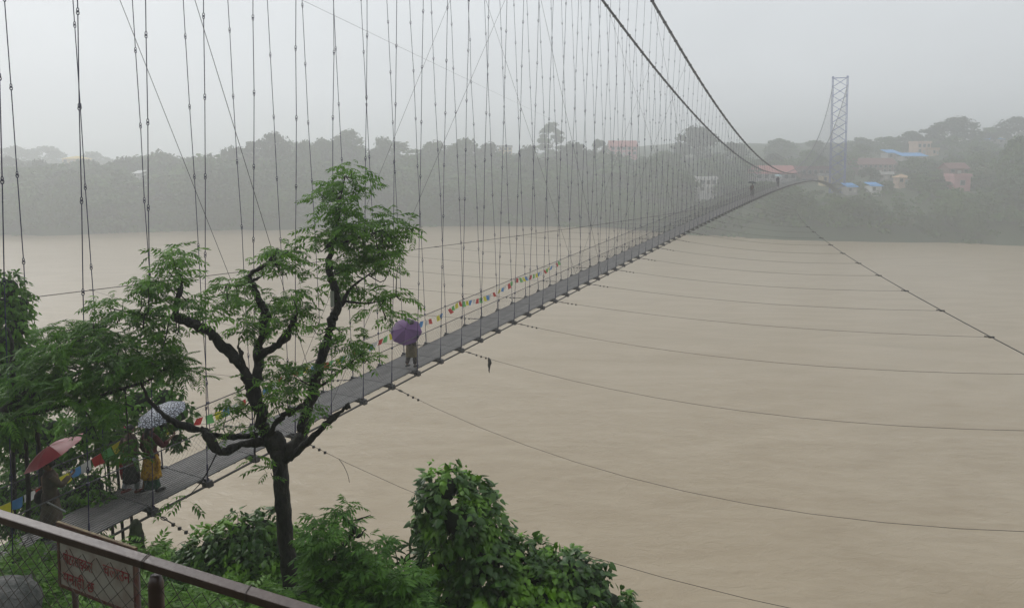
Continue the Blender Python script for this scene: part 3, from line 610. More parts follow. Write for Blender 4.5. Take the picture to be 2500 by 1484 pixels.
# --- the pollarded tree in the middle
TD = 12.0
def main_tree():
    b0 = P(712, 1500, TD); g0 = float(bank_h(np.array(b0[0]), np.array(b0[1])))
    t = thing('pollarded_tree', 'tall gnarled tree with feathery leaves standing before the bridge deck', 'tree', (b0[0], b0[1], g0))
    inv = Matrix.Translation(-Vector((b0[0], b0[1], g0)))
    def part(mb, nm, m, sm_=True, **k): o = mb.build(nm, m, t, sm_, **k); o.matrix_parent_inverse = inv; return o
    sk = []
    mb = MB(); gp = np.array([b0[0] + .05, b0[1], g0 - .3])
    pts = np.vstack([[gp], [P(a, b, TD) for a, b in ((716, 1560), (711, 1470), (700, 1350), (690, 1220), (683, 1130), (676, 1085), (655, 1062))]])
    p = curve(pts, 44); rad = np.interp(np.linspace(0, 1, 44), [0, .1, .3, .75, .88, .96, 1], [.23, .16, .128, .125, .155, .16, .10]) * (1 + .035 * np.sin(np.arange(44) * 1.9))
    mb.tube(p + rng.normal(0, .008, p.shape), rad, 14); part(mb, 'trunk', M_BARK)
    def br(pts, r0, r1, seed, dd=None, knob=.15, k=9):
        mb = MB(); sk.append(limb(mb, pts, TD, r0 * .88, r1 * .85, k, None, seed, knob, dd)); part(mb, 'branch', M_BARK)
    br([(676, 1100), (650, 1060), (634, 1000), (614, 945), (600, 912), (572, 872), (532, 832), (500, 802), (452, 782), (425, 772)], .135, .07, 1, [0, 0, -.1, -.1, -.15, -.2, -.2, -.3, -.3, -.3])
    br([(428, 776), (432, 742), (441, 705), (446, 688)], .06, .035, 2, [-.3, -.3, -.2, -.2], .3)
    br([(618, 950), (630, 900), (632, 852), (645, 812), (648, 770), (636, 740), (624, 712), (609, 690), (604, 676)], .10, .062, 3, [-.1, 0, .1, .1, .2, .2, .2, .2, .2])
    br([(604, 682), (616, 664), (634, 655), (655, 640), (668, 624), (678, 606)], .05, .025, 4, [.2] * 6, .25)
    br([(612, 688), (640, 672), (640, 655)], .035, .015, 5, [.2, .3, .3])
    br([(606, 688), (582, 698), (552, 696)], .03, .012, 6, [.2, .2, .1])
    br([(630, 868), (668, 848), (698, 822), (712, 795), (720, 772)], .085, .05, 7, [0, -.1, -.1, -.1, -.1], .3)
    br([(600, 905), (590, 880), (588, 858), (578, 843)], .05, .02, 8, [-.15, -.2, -.2, -.2], .3)
    br([(690, 1118), (730, 1082), (741, 1045), (748, 1005), (764, 958), (782, 890), (795, 840), (806, 795), (824, 758), (816, 700), (802, 658), (808, 612), (815, 580)], .125, .055, 9, [0, .1, .2, .25, .3, .35, .4, .4, .4, .4, .4, .4, .4])
    br([(815, 585), (826, 530), (832, 480), (842, 430)], .04, .012, 10, [.4, .4, .45, .45])
    br([(822, 765), (840, 735), (848, 715), (872, 690), (905, 668)], .05, .015, 11, [.4, .5, .6, .7, .8])
    br([(812, 600), (850, 590), (890, 575), (940, 560)], .03, .01, 12, [.4, .5, .6, .6])
    br([(704, 1118), (758, 1072), (800, 1030), (830, 1006), (852, 988)], .07, .05, 13, [0, -.15, -.2, -.25, -.25], .3)
    br([(655, 1078), (592, 1085), (537, 1103), (510, 1068), (490, 1042)], .075, .065, 14, [0, -.15, -.3, -.35, -.35], .3)
    br([(628, 1062), (569, 1066), (520, 1060), (498, 1050)], .05, .05, 15, [-.05, .1, .0, -.2])
    br([(496, 1052), (436, 1034), (394, 1009), (361, 972), (344, 930)], .06, .028, 16, [-.3, -.4, -.5, -.5, -.5], .25)
    br([(660, 1062), (676, 1029), (700, 1008), (716, 1002), (736, 990)], .06, .05, 17, [-.05, -.2, -.3, -.3, -.3], .35)
    br([(430, 778), (380, 770), (330, 765), (270, 752)], .03, .01, 18, [-.3, -.2, -.2, -.2])
    br([(760, 958), (800, 930), (850, 890), (890, 860)], .028, .009, 19, [.3, .2, .1, .1])
    br([(842, 735), (890, 740), (930, 735), (975, 722)], .022, .008, 20, [.5, .5, .5, .5])
    pl = MB(); pl.box(P(811, 730, TD + .2), (.03, .006, .13)); part(pl, 'paper_tag', mat('pale tag', (.55, .55, .52), rough=.8), False)
    # foliage: (x, y, rx, ry, rosettes)
    cl_ = [(850, 425, 42, 14, 7), (850, 455, 62, 20, 13), (815, 478, 70, 18, 11), (838, 520, 64, 24, 18), (822, 552, 52, 22, 16), (975, 545, 32, 14, 5), (935, 535, 50, 16, 9), (820, 590, 52, 22, 15), (925, 595, 66, 28, 24), (905, 630, 58, 26, 24), (860, 570, 50, 26, 14), (845, 655, 42, 22, 12), (940, 650, 40, 20, 10), (820, 700, 34, 24, 8), (865, 705, 42, 18, 7), (955, 722, 42, 10, 7), (935, 765, 46, 22, 9), (985, 575, 18, 12, 3), (775, 590, 22, 16, 4),
           (705, 615, 34, 14, 6), (722, 640, 36, 18, 8), (655, 630, 34, 12, 5), (690, 655, 26, 12, 4), (575, 685, 44, 12, 8), (545, 705, 38, 14, 7), (575, 735, 40, 18, 8), (665, 745, 34, 24, 8), (625, 775, 44, 22, 9), (596, 810, 30, 20, 6), (745, 765, 34, 22, 8), (705, 800, 30, 20, 5), (735, 720, 30, 14, 5), (690, 715, 24, 14, 3), (640, 830, 30, 20, 4), (760, 800, 22, 18, 4),
           (395, 618, 60, 13, 9), (430, 648, 44, 14, 8), (400, 680, 60, 16, 12), (335, 700, 36, 10, 6), (385, 715, 60, 18, 12), (275, 738, 46, 12, 9), (330, 765, 62, 16, 13), (270, 775, 34, 14, 5), (420, 752, 40, 18, 8), (470, 740, 26, 18, 4), (375, 805, 52, 18, 8), (420, 820, 34, 16, 5), (505, 745, 34, 12, 5), (540, 765, 34, 14, 4), (400, 862, 34, 22, 7), (340, 810, 30, 18, 4),
           (880, 850, 42, 18, 9), (850, 820, 26, 18, 5), (905, 880, 24, 12, 4), (850, 880, 26, 16, 4), (700, 915, 46, 16, 8), (750, 900, 34, 20, 6), (660, 895, 26, 16, 4), (690, 965, 46, 16, 7), (735, 945, 30, 18, 5), (580, 1012, 42, 12, 5), (545, 985, 30, 14, 3), (640, 940, 28, 18, 6), (770, 1015, 30, 14, 4), (620, 1035, 34, 12, 4), (560, 1050, 34, 12, 3), (640, 1120, 18, 10, 2), (655, 1150, 12, 8, 1), (450, 1218, 14, 8, 2), (720, 985, 26, 12, 3), (785, 900, 22, 20, 4), (800, 850, 22, 20, 4)]
    g = np.random.default_rng(21); cs = []; tw = MB(); allsk = np.concatenate(sk)
    for x, y, rx, ry, n in cl_:
        for i in range(max(1, int(round(n * .72)))):
            a = g.random() * 6.283; r = g.random() ** .5; px, py = x + math.cos(a) * r * rx, y + math.sin(a) * r * ry
            j = np.argmin([np.hypot(*(np.array(pix(q)[:2]) - (px, py))) for q in allsk[::2]]); q = allsk[::2][j]
            d = pix(q)[2] + g.normal(0, .38); c = P(px, py, d); cs.append(c)
            if i % 3 == 0: 
                mid = (q + c) / 2 + (0, 0, -.12) + g.normal(0, .04, 3); tw.tube(curve([q, mid, c], 6), np.linspace(.012, .005, 6), 4)
    part(tw, 'twigs', M_BARK, kind='stuff')
    V, F = whorls(cs, 5, PN, .86, .08, .12, 5)
    o = obj('crown', big_mesh('crown', V, F, M_LEAF), t, kind='stuff'); o.matrix_parent_inverse = inv
main_tree()
# --- leafy masses made of leaves laid over lumps
def heart(seed, w=.8):
    z = lambda x, y: -.10 * x * x - .22 * abs(y) ** 1.3
    pts = [(0, 0), (-.12, .22 * w), (.15, .45 * w), (.55, .34 * w), (1.0, 0), (.55, -.34 * w), (.15, -.45 * w), (-.12, -.22 * w), (.35, 0)]
    V = [(x, y, z(x, y) + (.06 if i == 8 else 0)) for i, (x, y) in enumerate(pts)]
    return np.array(V), np.array([(8, i, (i + 1)) for i in range(0, 7)] + [(8, 7, 0)])
HEART = heart(1); OVAL = heart(2, .62)
def lance():
    V = []; F = []
    for i, t in enumerate(np.linspace(0, 1, 5)):
        wv = .11 * math.sin(math.pi * (.08 + .9 * t)); zz = .25 * t - .45 * t * t
        V += [(t, wv, zz + .03), (t, 0, zz), (t, -wv, zz + .03)]
    for i in range(4):
        a = i * 3; F += [(a, a + 1, a + 4), (a, a + 4, a + 3), (a + 1, a + 2, a + 5), (a + 1, a + 5, a + 4)]
    return np.array(V), np.array(F)
LANCE = lance()
def leaf_lumps(name, label, cat, lumps, d, leaf=.11, dens=200, m=None, tmpl=None, seed=0, gap=0., core=.52, hang=.7):
    """lumps: (px, py, radius px, depth offset)"""
    g = np.random.default_rng(seed); cs = np.array([P(x, y, d + e) for x, y, r, e in lumps]); rs = np.array([r / FPX * (d + e) for x, y, r, e in lumps])
    c0 = cs.mean(0); gz = float(bank_h(np.array(c0[0]), np.array(c0[1]))); t = thing(name, label, cat, (c0[0], c0[1], gz)); inv = Matrix.Translation(-Vector((c0[0], c0[1], gz)))
    pos, nor = [], []
    for c, r in zip(cs, rs):
        n = int(dens * r * r * 12.6); v = g.normal(size=(n, 3)); v /= np.linalg.norm(v, axis=1)[:, None]
        bump = 1 + .16 * np.sin(v[:, 0] * 7 + c[0] * 9) * np.sin(v[:, 2] * 6 + c[1]) + .10 * np.sin(v[:, 1] * 13 + v[:, 2] * 11)
        p = c + v * (r * bump * (.74 + .30 * g.random(n) ** .7))[:, None]
        ok = v[:, 1] < .55
        for c2, r2 in zip(cs, rs):
            if r2 is r and c2 is c: continue
            ok &= np.linalg.norm(p - c2, axis=1) > r2 * .70
        if gap: ok &= vnoise(p[:, 0] * 3 + 5, p[:, 2] * 3 + 11) > gap
        pos.append(p[ok]); nor.append(v[ok])
    pos, nor = np.concatenate(pos), np.concatenate(nor); n = len(pos)
    dn = np.c_[g.normal(0, .5, n), g.normal(0, .5, n), -hang + g.normal(0, .35, n)] + nor * .55
    up = nor + np.array([0, 0, .65]) + g.normal(0, .35, (n, 3)); up /= np.linalg.norm(up, axis=1)[:, None]
    Vs, Fs = scatter(*(tmpl or HEART), pos, frames(dn, None, up), leaf * (.45 + 1.0 * g.random(n) ** 1.4))
    o = obj('foliage', big_mesh('foliage', Vs, Fs, m or M_VINE), t, kind='stuff'); o.matrix_parent_inverse = inv
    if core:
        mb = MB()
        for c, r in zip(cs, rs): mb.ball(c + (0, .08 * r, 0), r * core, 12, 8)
        low = cs[np.argmin(cs[:, 2])]; o = mb.build('shade_core', M_CORE, t); o.matrix_parent_inverse = inv  # dark filler balls, standing in for shade between the leaves
    stem = MB(); 
    for i in range(3):
        q = np.array([c0[0] + (i - 1) * .35, c0[1] + .1, gz - .3]); stem.tube(curve([q, (q + c0) / 2 + (.1 * i, .1, 0), c0 + (.2 * (i - 1), 0, 0)], 6), np.linspace(.05, .03, 6), 6)
    for i in range(9):
        j = int(g.integers(0, len(cs))); v = np.array([g.normal(0, .7), -.3, .5 + .6 * g.random()]); v /= np.linalg.norm(v); a = cs[j] + v * rs[j] * .8; L = rs[j] * (.55 + .45 * g.random())
        stem.tube(curve([a, a + v * L * .6, a + v * L + g.normal(0, .08, 3)], 6), np.linspace(.008, .003, 6), 4)
    o = stem.build('stems', M_BARK, t); o.matrix_parent_inverse = inv
    return t
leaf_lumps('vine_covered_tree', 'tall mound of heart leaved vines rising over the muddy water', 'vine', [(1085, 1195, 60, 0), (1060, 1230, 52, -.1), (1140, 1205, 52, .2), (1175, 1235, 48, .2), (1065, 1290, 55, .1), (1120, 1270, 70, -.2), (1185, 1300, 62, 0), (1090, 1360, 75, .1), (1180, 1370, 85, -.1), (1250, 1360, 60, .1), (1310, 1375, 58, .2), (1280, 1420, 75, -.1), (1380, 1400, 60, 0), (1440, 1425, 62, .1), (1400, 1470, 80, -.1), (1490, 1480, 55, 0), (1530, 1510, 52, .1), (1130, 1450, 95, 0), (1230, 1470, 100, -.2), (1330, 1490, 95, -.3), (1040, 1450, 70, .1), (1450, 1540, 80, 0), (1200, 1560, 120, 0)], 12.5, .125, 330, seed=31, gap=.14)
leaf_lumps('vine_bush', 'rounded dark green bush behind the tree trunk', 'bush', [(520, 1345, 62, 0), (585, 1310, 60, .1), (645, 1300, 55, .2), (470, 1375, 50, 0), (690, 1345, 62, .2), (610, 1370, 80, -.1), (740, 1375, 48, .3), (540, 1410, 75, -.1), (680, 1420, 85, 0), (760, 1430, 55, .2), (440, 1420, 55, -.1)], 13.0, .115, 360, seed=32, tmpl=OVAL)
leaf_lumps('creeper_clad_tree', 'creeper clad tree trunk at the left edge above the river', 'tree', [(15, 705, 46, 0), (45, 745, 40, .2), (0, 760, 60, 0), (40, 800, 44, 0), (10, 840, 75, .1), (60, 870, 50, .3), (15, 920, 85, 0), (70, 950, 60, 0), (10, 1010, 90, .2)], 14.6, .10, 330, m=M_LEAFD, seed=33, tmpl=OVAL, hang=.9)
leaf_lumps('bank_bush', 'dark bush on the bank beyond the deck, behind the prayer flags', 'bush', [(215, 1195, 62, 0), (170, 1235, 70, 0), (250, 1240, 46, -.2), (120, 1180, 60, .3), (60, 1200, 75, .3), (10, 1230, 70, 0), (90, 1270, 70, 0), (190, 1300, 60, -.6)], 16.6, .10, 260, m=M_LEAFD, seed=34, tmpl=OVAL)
# --- leafy tree at the left
def left_tree():
    d = 12.0; b0 = P(-70, 1520, d); g0 = float(bank_h(np.array(b0[0]), np.array(b0[1])))
    t = thing('feathery_tree', 'dense feathery leaved tree overhanging the near end of the deck', 'tree', (b0[0], b0[1], g0)); inv = Matrix.Translation(-Vector((b0[0], b0[1], g0)))
    mb = MB(); mb.tube(curve([(b0[0], b0[1], g0 - .3), P(-72, 1400, d), P(-66, 1200, d), P(-30, 1050, d), P(50, 975, d)], 22), np.linspace(.2, .1, 22), 10); o = mb.build('trunk', M_BARK, t, True); o.matrix_parent_inverse = inv
    sk = []
    for i, pts in enumerate([[(-10, 1020), (110, 945), (230, 900), (360, 900)], [(45, 978), (90, 905), (150, 850), (230, 820)], [(-20, 1040), (110, 1000), (250, 965), (400, 915)], [(40, 980), (30, 900), (30, 850), (20, 800)]]):
        mb = MB(); sk.append(limb(mb, pts, d, .06, .015, 7, None, 40 + i)); o = mb.build('branch', M_BARK, t, True); o.matrix_parent_inverse = inv
    cl_ = [(130, 815, 45, 16, 9), (205, 805, 55, 16, 12), (262, 835, 50, 24, 15), (320, 862, 44, 24, 13), (190, 862, 90, 26, 30), (95, 890, 70, 36, 24), (290, 895, 80, 26, 28), (375, 880, 56, 24, 20), (445, 905, 34, 20, 9), (200, 930, 110, 26, 34), (75, 960, 70, 34, 22), (285, 930, 45, 14, 8), (150, 980, 90, 18, 18), (255, 1030, 26, 18, 5), (25, 1010, 30, 24, 8), (250, 1085, 16, 10, 2), (275, 995, 14, 12, 3), (310, 1105, 16, 12, 2), (340, 1080, 14, 10, 2)]
    g = np.random.default_rng(41); cs = []; tw = MB(); A = np.concatenate(sk)
    for x, y, rx, ry, n in cl_:
        for i in range(n):
            a = g.random() * 6.283; r = g.random() ** .5; c = P(x + math.cos(a) * r * rx, y + math.sin(a) * r * ry, d + g.normal(0, .55)); cs.append(c)
            if i % 4 == 0:
                q = A[np.argmin(np.linalg.norm(A - c, axis=1))]; tw.tube(curve([q, (q + c) / 2 + (0, 0, .1), c], 5), np.linspace(.014, .005, 5), 4)
    o = tw.build('twigs', M_BARK, t, kind='stuff'); o.matrix_parent_inverse = inv
    V, F = whorls(cs, 6, PD, .78, .08, .1, 6); o = obj('crown', big_mesh('crown', V, F, M_LEAFD), t, kind='stuff'); o.matrix_parent_inverse = inv
left_tree()
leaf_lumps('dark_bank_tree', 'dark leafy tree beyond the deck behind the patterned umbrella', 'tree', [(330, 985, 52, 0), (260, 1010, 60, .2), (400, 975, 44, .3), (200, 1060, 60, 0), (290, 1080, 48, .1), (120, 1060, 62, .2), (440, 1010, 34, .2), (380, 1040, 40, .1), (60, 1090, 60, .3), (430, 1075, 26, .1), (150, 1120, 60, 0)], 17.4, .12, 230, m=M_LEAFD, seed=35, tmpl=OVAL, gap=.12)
# --- broken shrub before the bush
def broken_shrub():
    d = 10.3; b0 = P(728, 1462, d); g0 = float(bank_h(np.array(b0[0]), np.array(b0[1])))
    t = thing('broken_shrub', 'thin shrub with a snapped bare stem beside the tree trunk', 'shrub', (b0[0], b0[1], g0)); inv = Matrix.Translation(-Vector((b0[0], b0[1], g0)))
    def part(mb, nm): o = mb.build(nm, M_BARK, t, True); o.matrix_parent_inverse = inv
    mb = MB(); p = limb(mb, [(705, 1520), (730, 1455), (780, 1415), (815, 1365), (848, 1320), (866, 1290), (846, 1272), (834, 1252)], d, .04, .022, 7, None, 51, .25); part(mb, 'stem')
    mb = MB(); limb(mb, [(842, 1274), (870, 1268), (905, 1257)], d, .014, .006, 5, None, 52); part(mb, 'twig')
    mb = MB(); limb(mb, [(862, 1312), (880, 1306), (892, 1290)], d, .025, .008, 5, None, 53, .4); part(mb, 'twig')
    cl_ = [(782, 1288, 34, 14, 6), (800, 1320, 46, 20, 9), (835, 1245, 12, 14, 3), (850, 1290, 26, 16, 4), (875, 1345, 44, 20, 9), (915, 1340, 26, 12, 4), (830, 1370, 50, 20, 9), (780, 1360, 40, 20, 7), (920, 1380, 30, 18, 5), (870, 1400, 60, 24, 12)]
    g = np.random.default_rng(54); cs = [P(x + g.normal(0, rx * .5), y + g.normal(0, ry * .5), d + g.normal(0, .25)) for x, y, rx, ry, n in cl_ for _ in range(n)]
    V, F = whorls(cs, 6, PS, .8, .05, .25, 7); o = obj('leaves', big_mesh('leaves', V, F, M_SHRUB), t, kind='stuff'); o.matrix_parent_inverse = inv
broken_shrub()
def lance_plant():
    d = 11.4; b0 = P(1000, 1500, d); g0 = float(bank_h(np.array(b0[0]), np.array(b0[1])))
    t = thing('lance_leaved_plant', 'dark plant with long drooping pointed leaves left of the vine mound', 'plant', (b0[0], b0[1], g0)); inv = Matrix.Translation(-Vector((b0[0], b0[1], g0)))
    g = np.random.default_rng(61); tips = [P(x, y, d + e) for x, y, e in ((965, 1345, 0), (1000, 1332, .1), (985, 1375, -.1), (1015, 1385, 0), (955, 1385, .1), (1035, 1350, .1), (1000, 1420, 0))]
    mb = MB()
    for q in tips: mb.tube(curve([(b0[0], b0[1], g0), (q + b0) / 2 + (0, 0, -.2), q], 7), np.linspace(.02, .008, 7), 5)
    o = mb.build('stem', M_BARK, t, True); o.matrix_parent_inverse = inv
    for q in tips:
        n = 9; az = np.arange(n) * .7 + g.random(); el = g.normal(.3, .3, n); dv = np.c_[np.cos(az) * np.cos(el), np.sin(az) * np.cos(el), np.sin(el)]
        V, F = scatter(*LANCE, np.tile(q, (n, 1)), frames(dv), .20 + .10 * g.random(n)); o = obj('leaf_rosette', big_mesh('leaf_rosette', V, F, M_LANCE), t, kind='stuff'); o.matrix_parent_inverse = inv
lance_plant()
# --- undergrowth over the near bank
def undergrowth():
    g = np.random.default_rng(71); n = 1500; y = g.uniform(8.5, 15.5, n); x = g.uniform(-.85, .12, n) * y; z = bank_h(x, y)
    h = g.random(n) ** 1.5 * .35; V1, F1 = whorls(np.c_[x, y, z + .1 + h], 6, PS, 1.0, .10, .45, 8)
    n2 = 7000; y = g.uniform(7.5, 15.5, n2); x = g.uniform(-.85, .14, n2) * y; z = bank_h(x, y) + g.random(n2) * .25
    dv = np.c_[g.normal(0, .6, n2), g.normal(0, .6, n2), .35 + .3 * g.random(n2)]
    V2, F2 = scatter(*LANCE, np.c_[x, y, z], frames(dv), .14 + .22 * g.random(n2))
    V3, F3 = scatter(*OVAL, np.c_[x, y, z + .12], frames(np.c_[g.normal(0, 1, (n2, 2)), g.normal(-.2, .3, n2)]), .08 + .08 * g.random(n2))
    V = np.concatenate([V1, V2, V3]); F = np.concatenate([F1, F2 + len(V1), F3 + len(V1) + len(V2)])
    obj('undergrowth', big_mesh('undergrowth', V, F, mat('weed leaf', (.045, .135, .014), (.19, .38, .03), rough=.5, scale=.8, island=.45, trans=.25)), kind='stuff', label='bright green weeds covering the near bank', cat='undergrowth')
undergrowth()
def ferny(label, cl_, d, seed):
    g = np.random.default_rng(seed); cs = np.array([P(x + g.normal(0, rx * .5), y + g.normal(0, ry * .5), d + g.normal(0, .3)) for x, y, rx, ry, n in cl_ for _ in range(n)])
    c0 = cs.mean(0); gz = float(bank_h(np.array(c0[0]), np.array(c0[1]))); t = thing('ferny_shrub', label, 'shrub', (c0[0], c0[1], gz)); inv = Matrix.Translation(-Vector((c0[0], c0[1], gz)))
    mb = MB()
    for q in cs[::4]: mb.tube(curve([(c0[0], c0[1], gz - .2), (q + c0) / 2 - (0, 0, .3), q], 6), np.linspace(.02, .005, 6), 4)
    o = mb.build('stems', M_BARK, t); o.matrix_parent_inverse = inv
    V, F = whorls(cs, 7, PS, 1.0, .07, .35, seed); o = obj('leaves', big_mesh('leaves', V, F, M_SHRUB), t, kind='stuff'); o.matrix_parent_inverse = inv
ferny('bright feathery shrub along the bottom edge right of the trunk', [(800, 1440, 60, 20, 16), (880, 1450, 60, 24, 20), (950, 1440, 50, 24, 16), (780, 1490, 70, 20, 16), (900, 1500, 80, 20, 20), (1000, 1480, 40, 24, 12), (990, 1420, 30, 18, 7)], 10.6, 77)
ferny('green feathery shrub behind the railing left of the trunk', [(570, 1450, 40, 16, 10), (520, 1440, 50, 18, 12), (620, 1470, 30, 16, 8), (450, 1450, 40, 24, 10)], 12.6, 78)
# --- mossy stump under the deck and pale rock
q = P(330, 1300, 15.2); gz = float(bank_h(np.array(q[0]), np.array(q[1])))
mb = MB(); mb.tube(curve([(q[0] + .05, q[1], gz - .5), (q[0] + .03, q[1], (gz + q[2]) / 2), tuple(P(330, 1268, 15.2))], 14), np.interp(np.arange(14), [0, 9, 12, 13], [.19, .15, .12, .05]) * (1 + .08 * np.sin(np.arange(14) * 2.1)), 11)
mb.build('mossy_post', mat('mossy wood', (.018, .022, .012), (.04, .055, .02), rough=.9, scale=6, bump=.5), label='dark mossy post standing below the deck edge', cat='post', smooth=True)
q = P(10, 1475, 8.2); mb = MB(); mb.ball(q, (.42, .5, .36), 18, 12); v = mb.v[0]; v += ((vnoise(v[:, 0] * 4, v[:, 2] * 4) - .5) * .22)[:, None] * np.array([1, .4, 1]); mb.v[0] = v
mb.build('pale_boulder', M_STONE, label='pale grey boulder in the bottom corner behind the wire fence', cat='rock', smooth=True)
# ------------------------------------------------------------------ railing with chain link
RZ = ZC - 1.48
ra, rb = onz(0, 1260, RZ), onz(694, 1476, RZ); ru = (rb - ra) / np.linalg.norm(rb - ra); rn = np.cross(UP, ru); ra2, rb2 = ra - ru * 1.6, rb + ru * .9; RL = np.linalg.norm(rb2 - ra2)
rail = thing('metal_railing', 'brown square tube railing with chain link crossing the near corner', 'railing', tuple(ra2 - UP * 1.1)); rinv = Matrix.Translation(-Vector(ra2 - UP * 1.1))
RB = np.stack([ru, rn, UP], 1)
def rpart(mb, nm, m, smooth=False, **k): o = mb.build(nm, m, rail, smooth, **k); o.matrix_parent_inverse = rinv; return o
o = rpart(MB().box((ra2 + rb2) / 2, (RL / 2, .0225, .0155), RB), 'top_rail', M_RAIL)
bv = o.modifiers.new('soft edges', 'BEVEL'); bv.width = .004; bv.segments = 2
rpart(MB().box((ra2 + rb2) / 2 - UP * 1.0, (RL / 2, .02, .02), RB), 'bottom_rail', M_RAIL)
for f in (0.02, .995): rpart(MB().box(ra2 + ru * RL * f - UP * .53, (.025, .025, .55), RB), 'post', M_RAIL)
pq = onz(352, 1394, RZ); pq = ra2 + ru * ((pq - ra2).dot(ru)); o = rpart(MB().tube([pq - UP * .04 - rn * 0, pq - UP * .07, pq - UP * .5, pq - UP * 1.1], [.019, .027, .029, .030], 12), 'post', M_RAIL, True)
mb = MB(); g = np.random.default_rng(81)
for dn in (1, -1):
    x = -1.1
    while x < RL + 1.1:
        a = ra2 + ru * x - UP * .05; b = ra2 + ru * (x + dn * .98) - UP * .98
        t0, t1 = max(0, min(1, (0 - x) / (dn * .98) if dn > 0 else (RL - x) / (dn * .98))), 1
        m = 13; tt = np.linspace(0, 1, m); pth = a + (b - a) * tt[:, None] + rn * (.004 * dn * np.cos(tt * 40))[:, None] + g.normal(0, .0012, (m, 3))
        sx = x + dn * .98 * tt; ok = (sx > 0) & (sx < RL)
        if ok.sum() > 2: mb.tube(pth[ok], .0015, 4, False)
        x += .078
rpart(mb, 'wire_mesh', M_WIRE, kind='stuff')
for f in (345, 352, 610): 
    c = onz(f, 1371 if f < 400 else 1440, RZ); c = ra2 + ru * ((c - ra2).dot(ru)); rpart(MB().tube([c + rn * .026 - UP * .03, c + rn * .025 + UP * .0175, c + UP * .0175 + ru * .01, c - rn * .025 + UP * .0175 + ru * .02, c - rn * .026 - UP * .03 + ru * .02], .0016, 4), 'tie_wire', M_WIRE)
# ------------------------------------------------------------------ notice board
sd0 = 7.0; TL = P(143, 1277, sd0); TR = onz(329, 1340, TL[2]); su = (TR - TL); SW = np.linalg.norm(su); su /= SW; SH = .60; sn = np.cross(su, UP)
sign = thing('notice_board', 'rusty white notice board with red lettering behind the chain link', 'sign', tuple(TL - UP * 1.6)); sinv = Matrix.Translation(-Vector(TL - UP * 1.6)); SB = np.stack([su, sn, UP], 1)
def spart(mb, nm, m, smooth=False): o = mb.build(nm, m, sign, smooth); o.matrix_parent_inverse = sinv; return o
cb = TL + su * SW / 2 - UP * SH / 2
mboard = mat('rust stained white board', (.36, .33, .29), (.17, .10, .07), rough=.6, scale=4, contrast=(.42, .80), detail=9)
spart(MB().box(cb, (SW / 2, .008, SH / 2), SB), 'board', mboard)
mfr = mat('rusty red frame', (.10, .030, .025), (.13, .08, .05), rough=.7, scale=12)
for c_, h_ in ((TL + su * SW / 2, (SW / 2 + .016, .016, .014)), (TL + su * SW / 2 - UP * SH, (SW / 2 + .016, .016, .014)), (TL - UP * SH / 2, (.015, .0165, SH / 2 - .015)), (TL + su * SW - UP * SH / 2, (.015, .0165, SH / 2 - .015))): spart(MB().box(c_, h_, SB), 'frame', mfr)
spart(MB().box(TL + su * SW / 2 + UP * .0165 , (SW / 2 + .016, .012, .002), SB), 'top_edge', mat('worn yellow edge', (.22, .17, .08), (.12, .08, .05), rough=.7, scale=20))
for f in (.14, .97): spart(MB().tube([TL + su * SW * f + sn * -.035 - UP * .1, TL + su * SW * f + sn * -.035 - UP * 1.2, TL + su * SW * f + sn * -.035 - UP * 2.6], .028, 8), 'post', M_RAIL, True)
def lettering(txt, u0, v0, hgt, width):
    cu = bpy.data.curves.new('lettering', 'FONT'); cu.body = txt; cu.size = 1; cu.extrude = .002
    to = bpy.data.objects.new('lettering', cu); COL.objects.link(to); bpy.context.view_layer.update()
    me = bpy.data.meshes.new_from_object(to.evaluated_get(bpy.context.evaluated_depsgraph_get())); bpy.data.objects.remove(to)
    if not len(me.vertices): return
    co = np.array([v.co for v in me.vertices]); w_ = co[:, 0].max() - co[:, 0].min(); sx = width / w_
    q = TL + su * (u0 * SW) - UP * (v0 * SH) + sn * .0115 if sn[1] < 0 else TL + su * (u0 * SW) - UP * (v0 * SH) - sn * .0115
    nrm = sn if sn[1] < 0 else -sn
    W = np.array([q + su * (c[0] - co[:, 0].min()) * sx + UP * c[1] * hgt + nrm * c[2] for c in co])
    for v, p in zip(me.vertices, W): v.co = p
    me.materials.clear(); me.materials.append(mat('faded red paint', (.24, .025, .03), (.32, .16, .13), rough=.7, scale=11, contrast=(.45, .72)))
    o = obj('lettering', me, sign); o.matrix_parent_inverse = sinv
lettering('मोटरसाइकल', .06, .60, .15, .30 * SW / .6 * .8); lettering('चलाउन', .60, .55, .15, .34 * SW); lettering('मनाही छ', .05, .92, .15, .42 * SW)
# ------------------------------------------------------------------ prayer flags along the upstream handrail
FC = [mat('flag ' + n_, c_, tuple(x * .8 for x in c_), rough=.85, trans=.35, scale=6) for n_, c_ in (('red', (.48, .045, .04)), ('green', (.14, .42, .13)), ('yellow', (.62, .58, .05)), ('blue', (.10, .26, .52)), ('white', (.62, .62, .60)))]
FM = []
for c_ in range(5):
    for va in range(3):
        g = np.random.default_rng(90 + va); V = []; 
        for i in range(5):
            for j in range(5):
                u_, v_ = i / 4, j / 4; V.append(((u_ - .5) * .22 + .025 * va * v_ * (1 if va != 1 else -1), .035 * math.sin(u_ * 5 + va) * v_ + (.05 * va - .04) * v_ * v_, -v_ * .225 * (1 - .04 * va * u_)))
        mb = MB(); mb.add(V, [(i * 5 + j, i * 5 + j + 1, (i + 1) * 5 + j + 1, (i + 1) * 5 + j) for i in range(4) for j in range(4)]); FM.append(mb.mesh('flag', FC[c_], True))
M_STR = mat('flag cord', (.35, .33, .30), rough=.9)
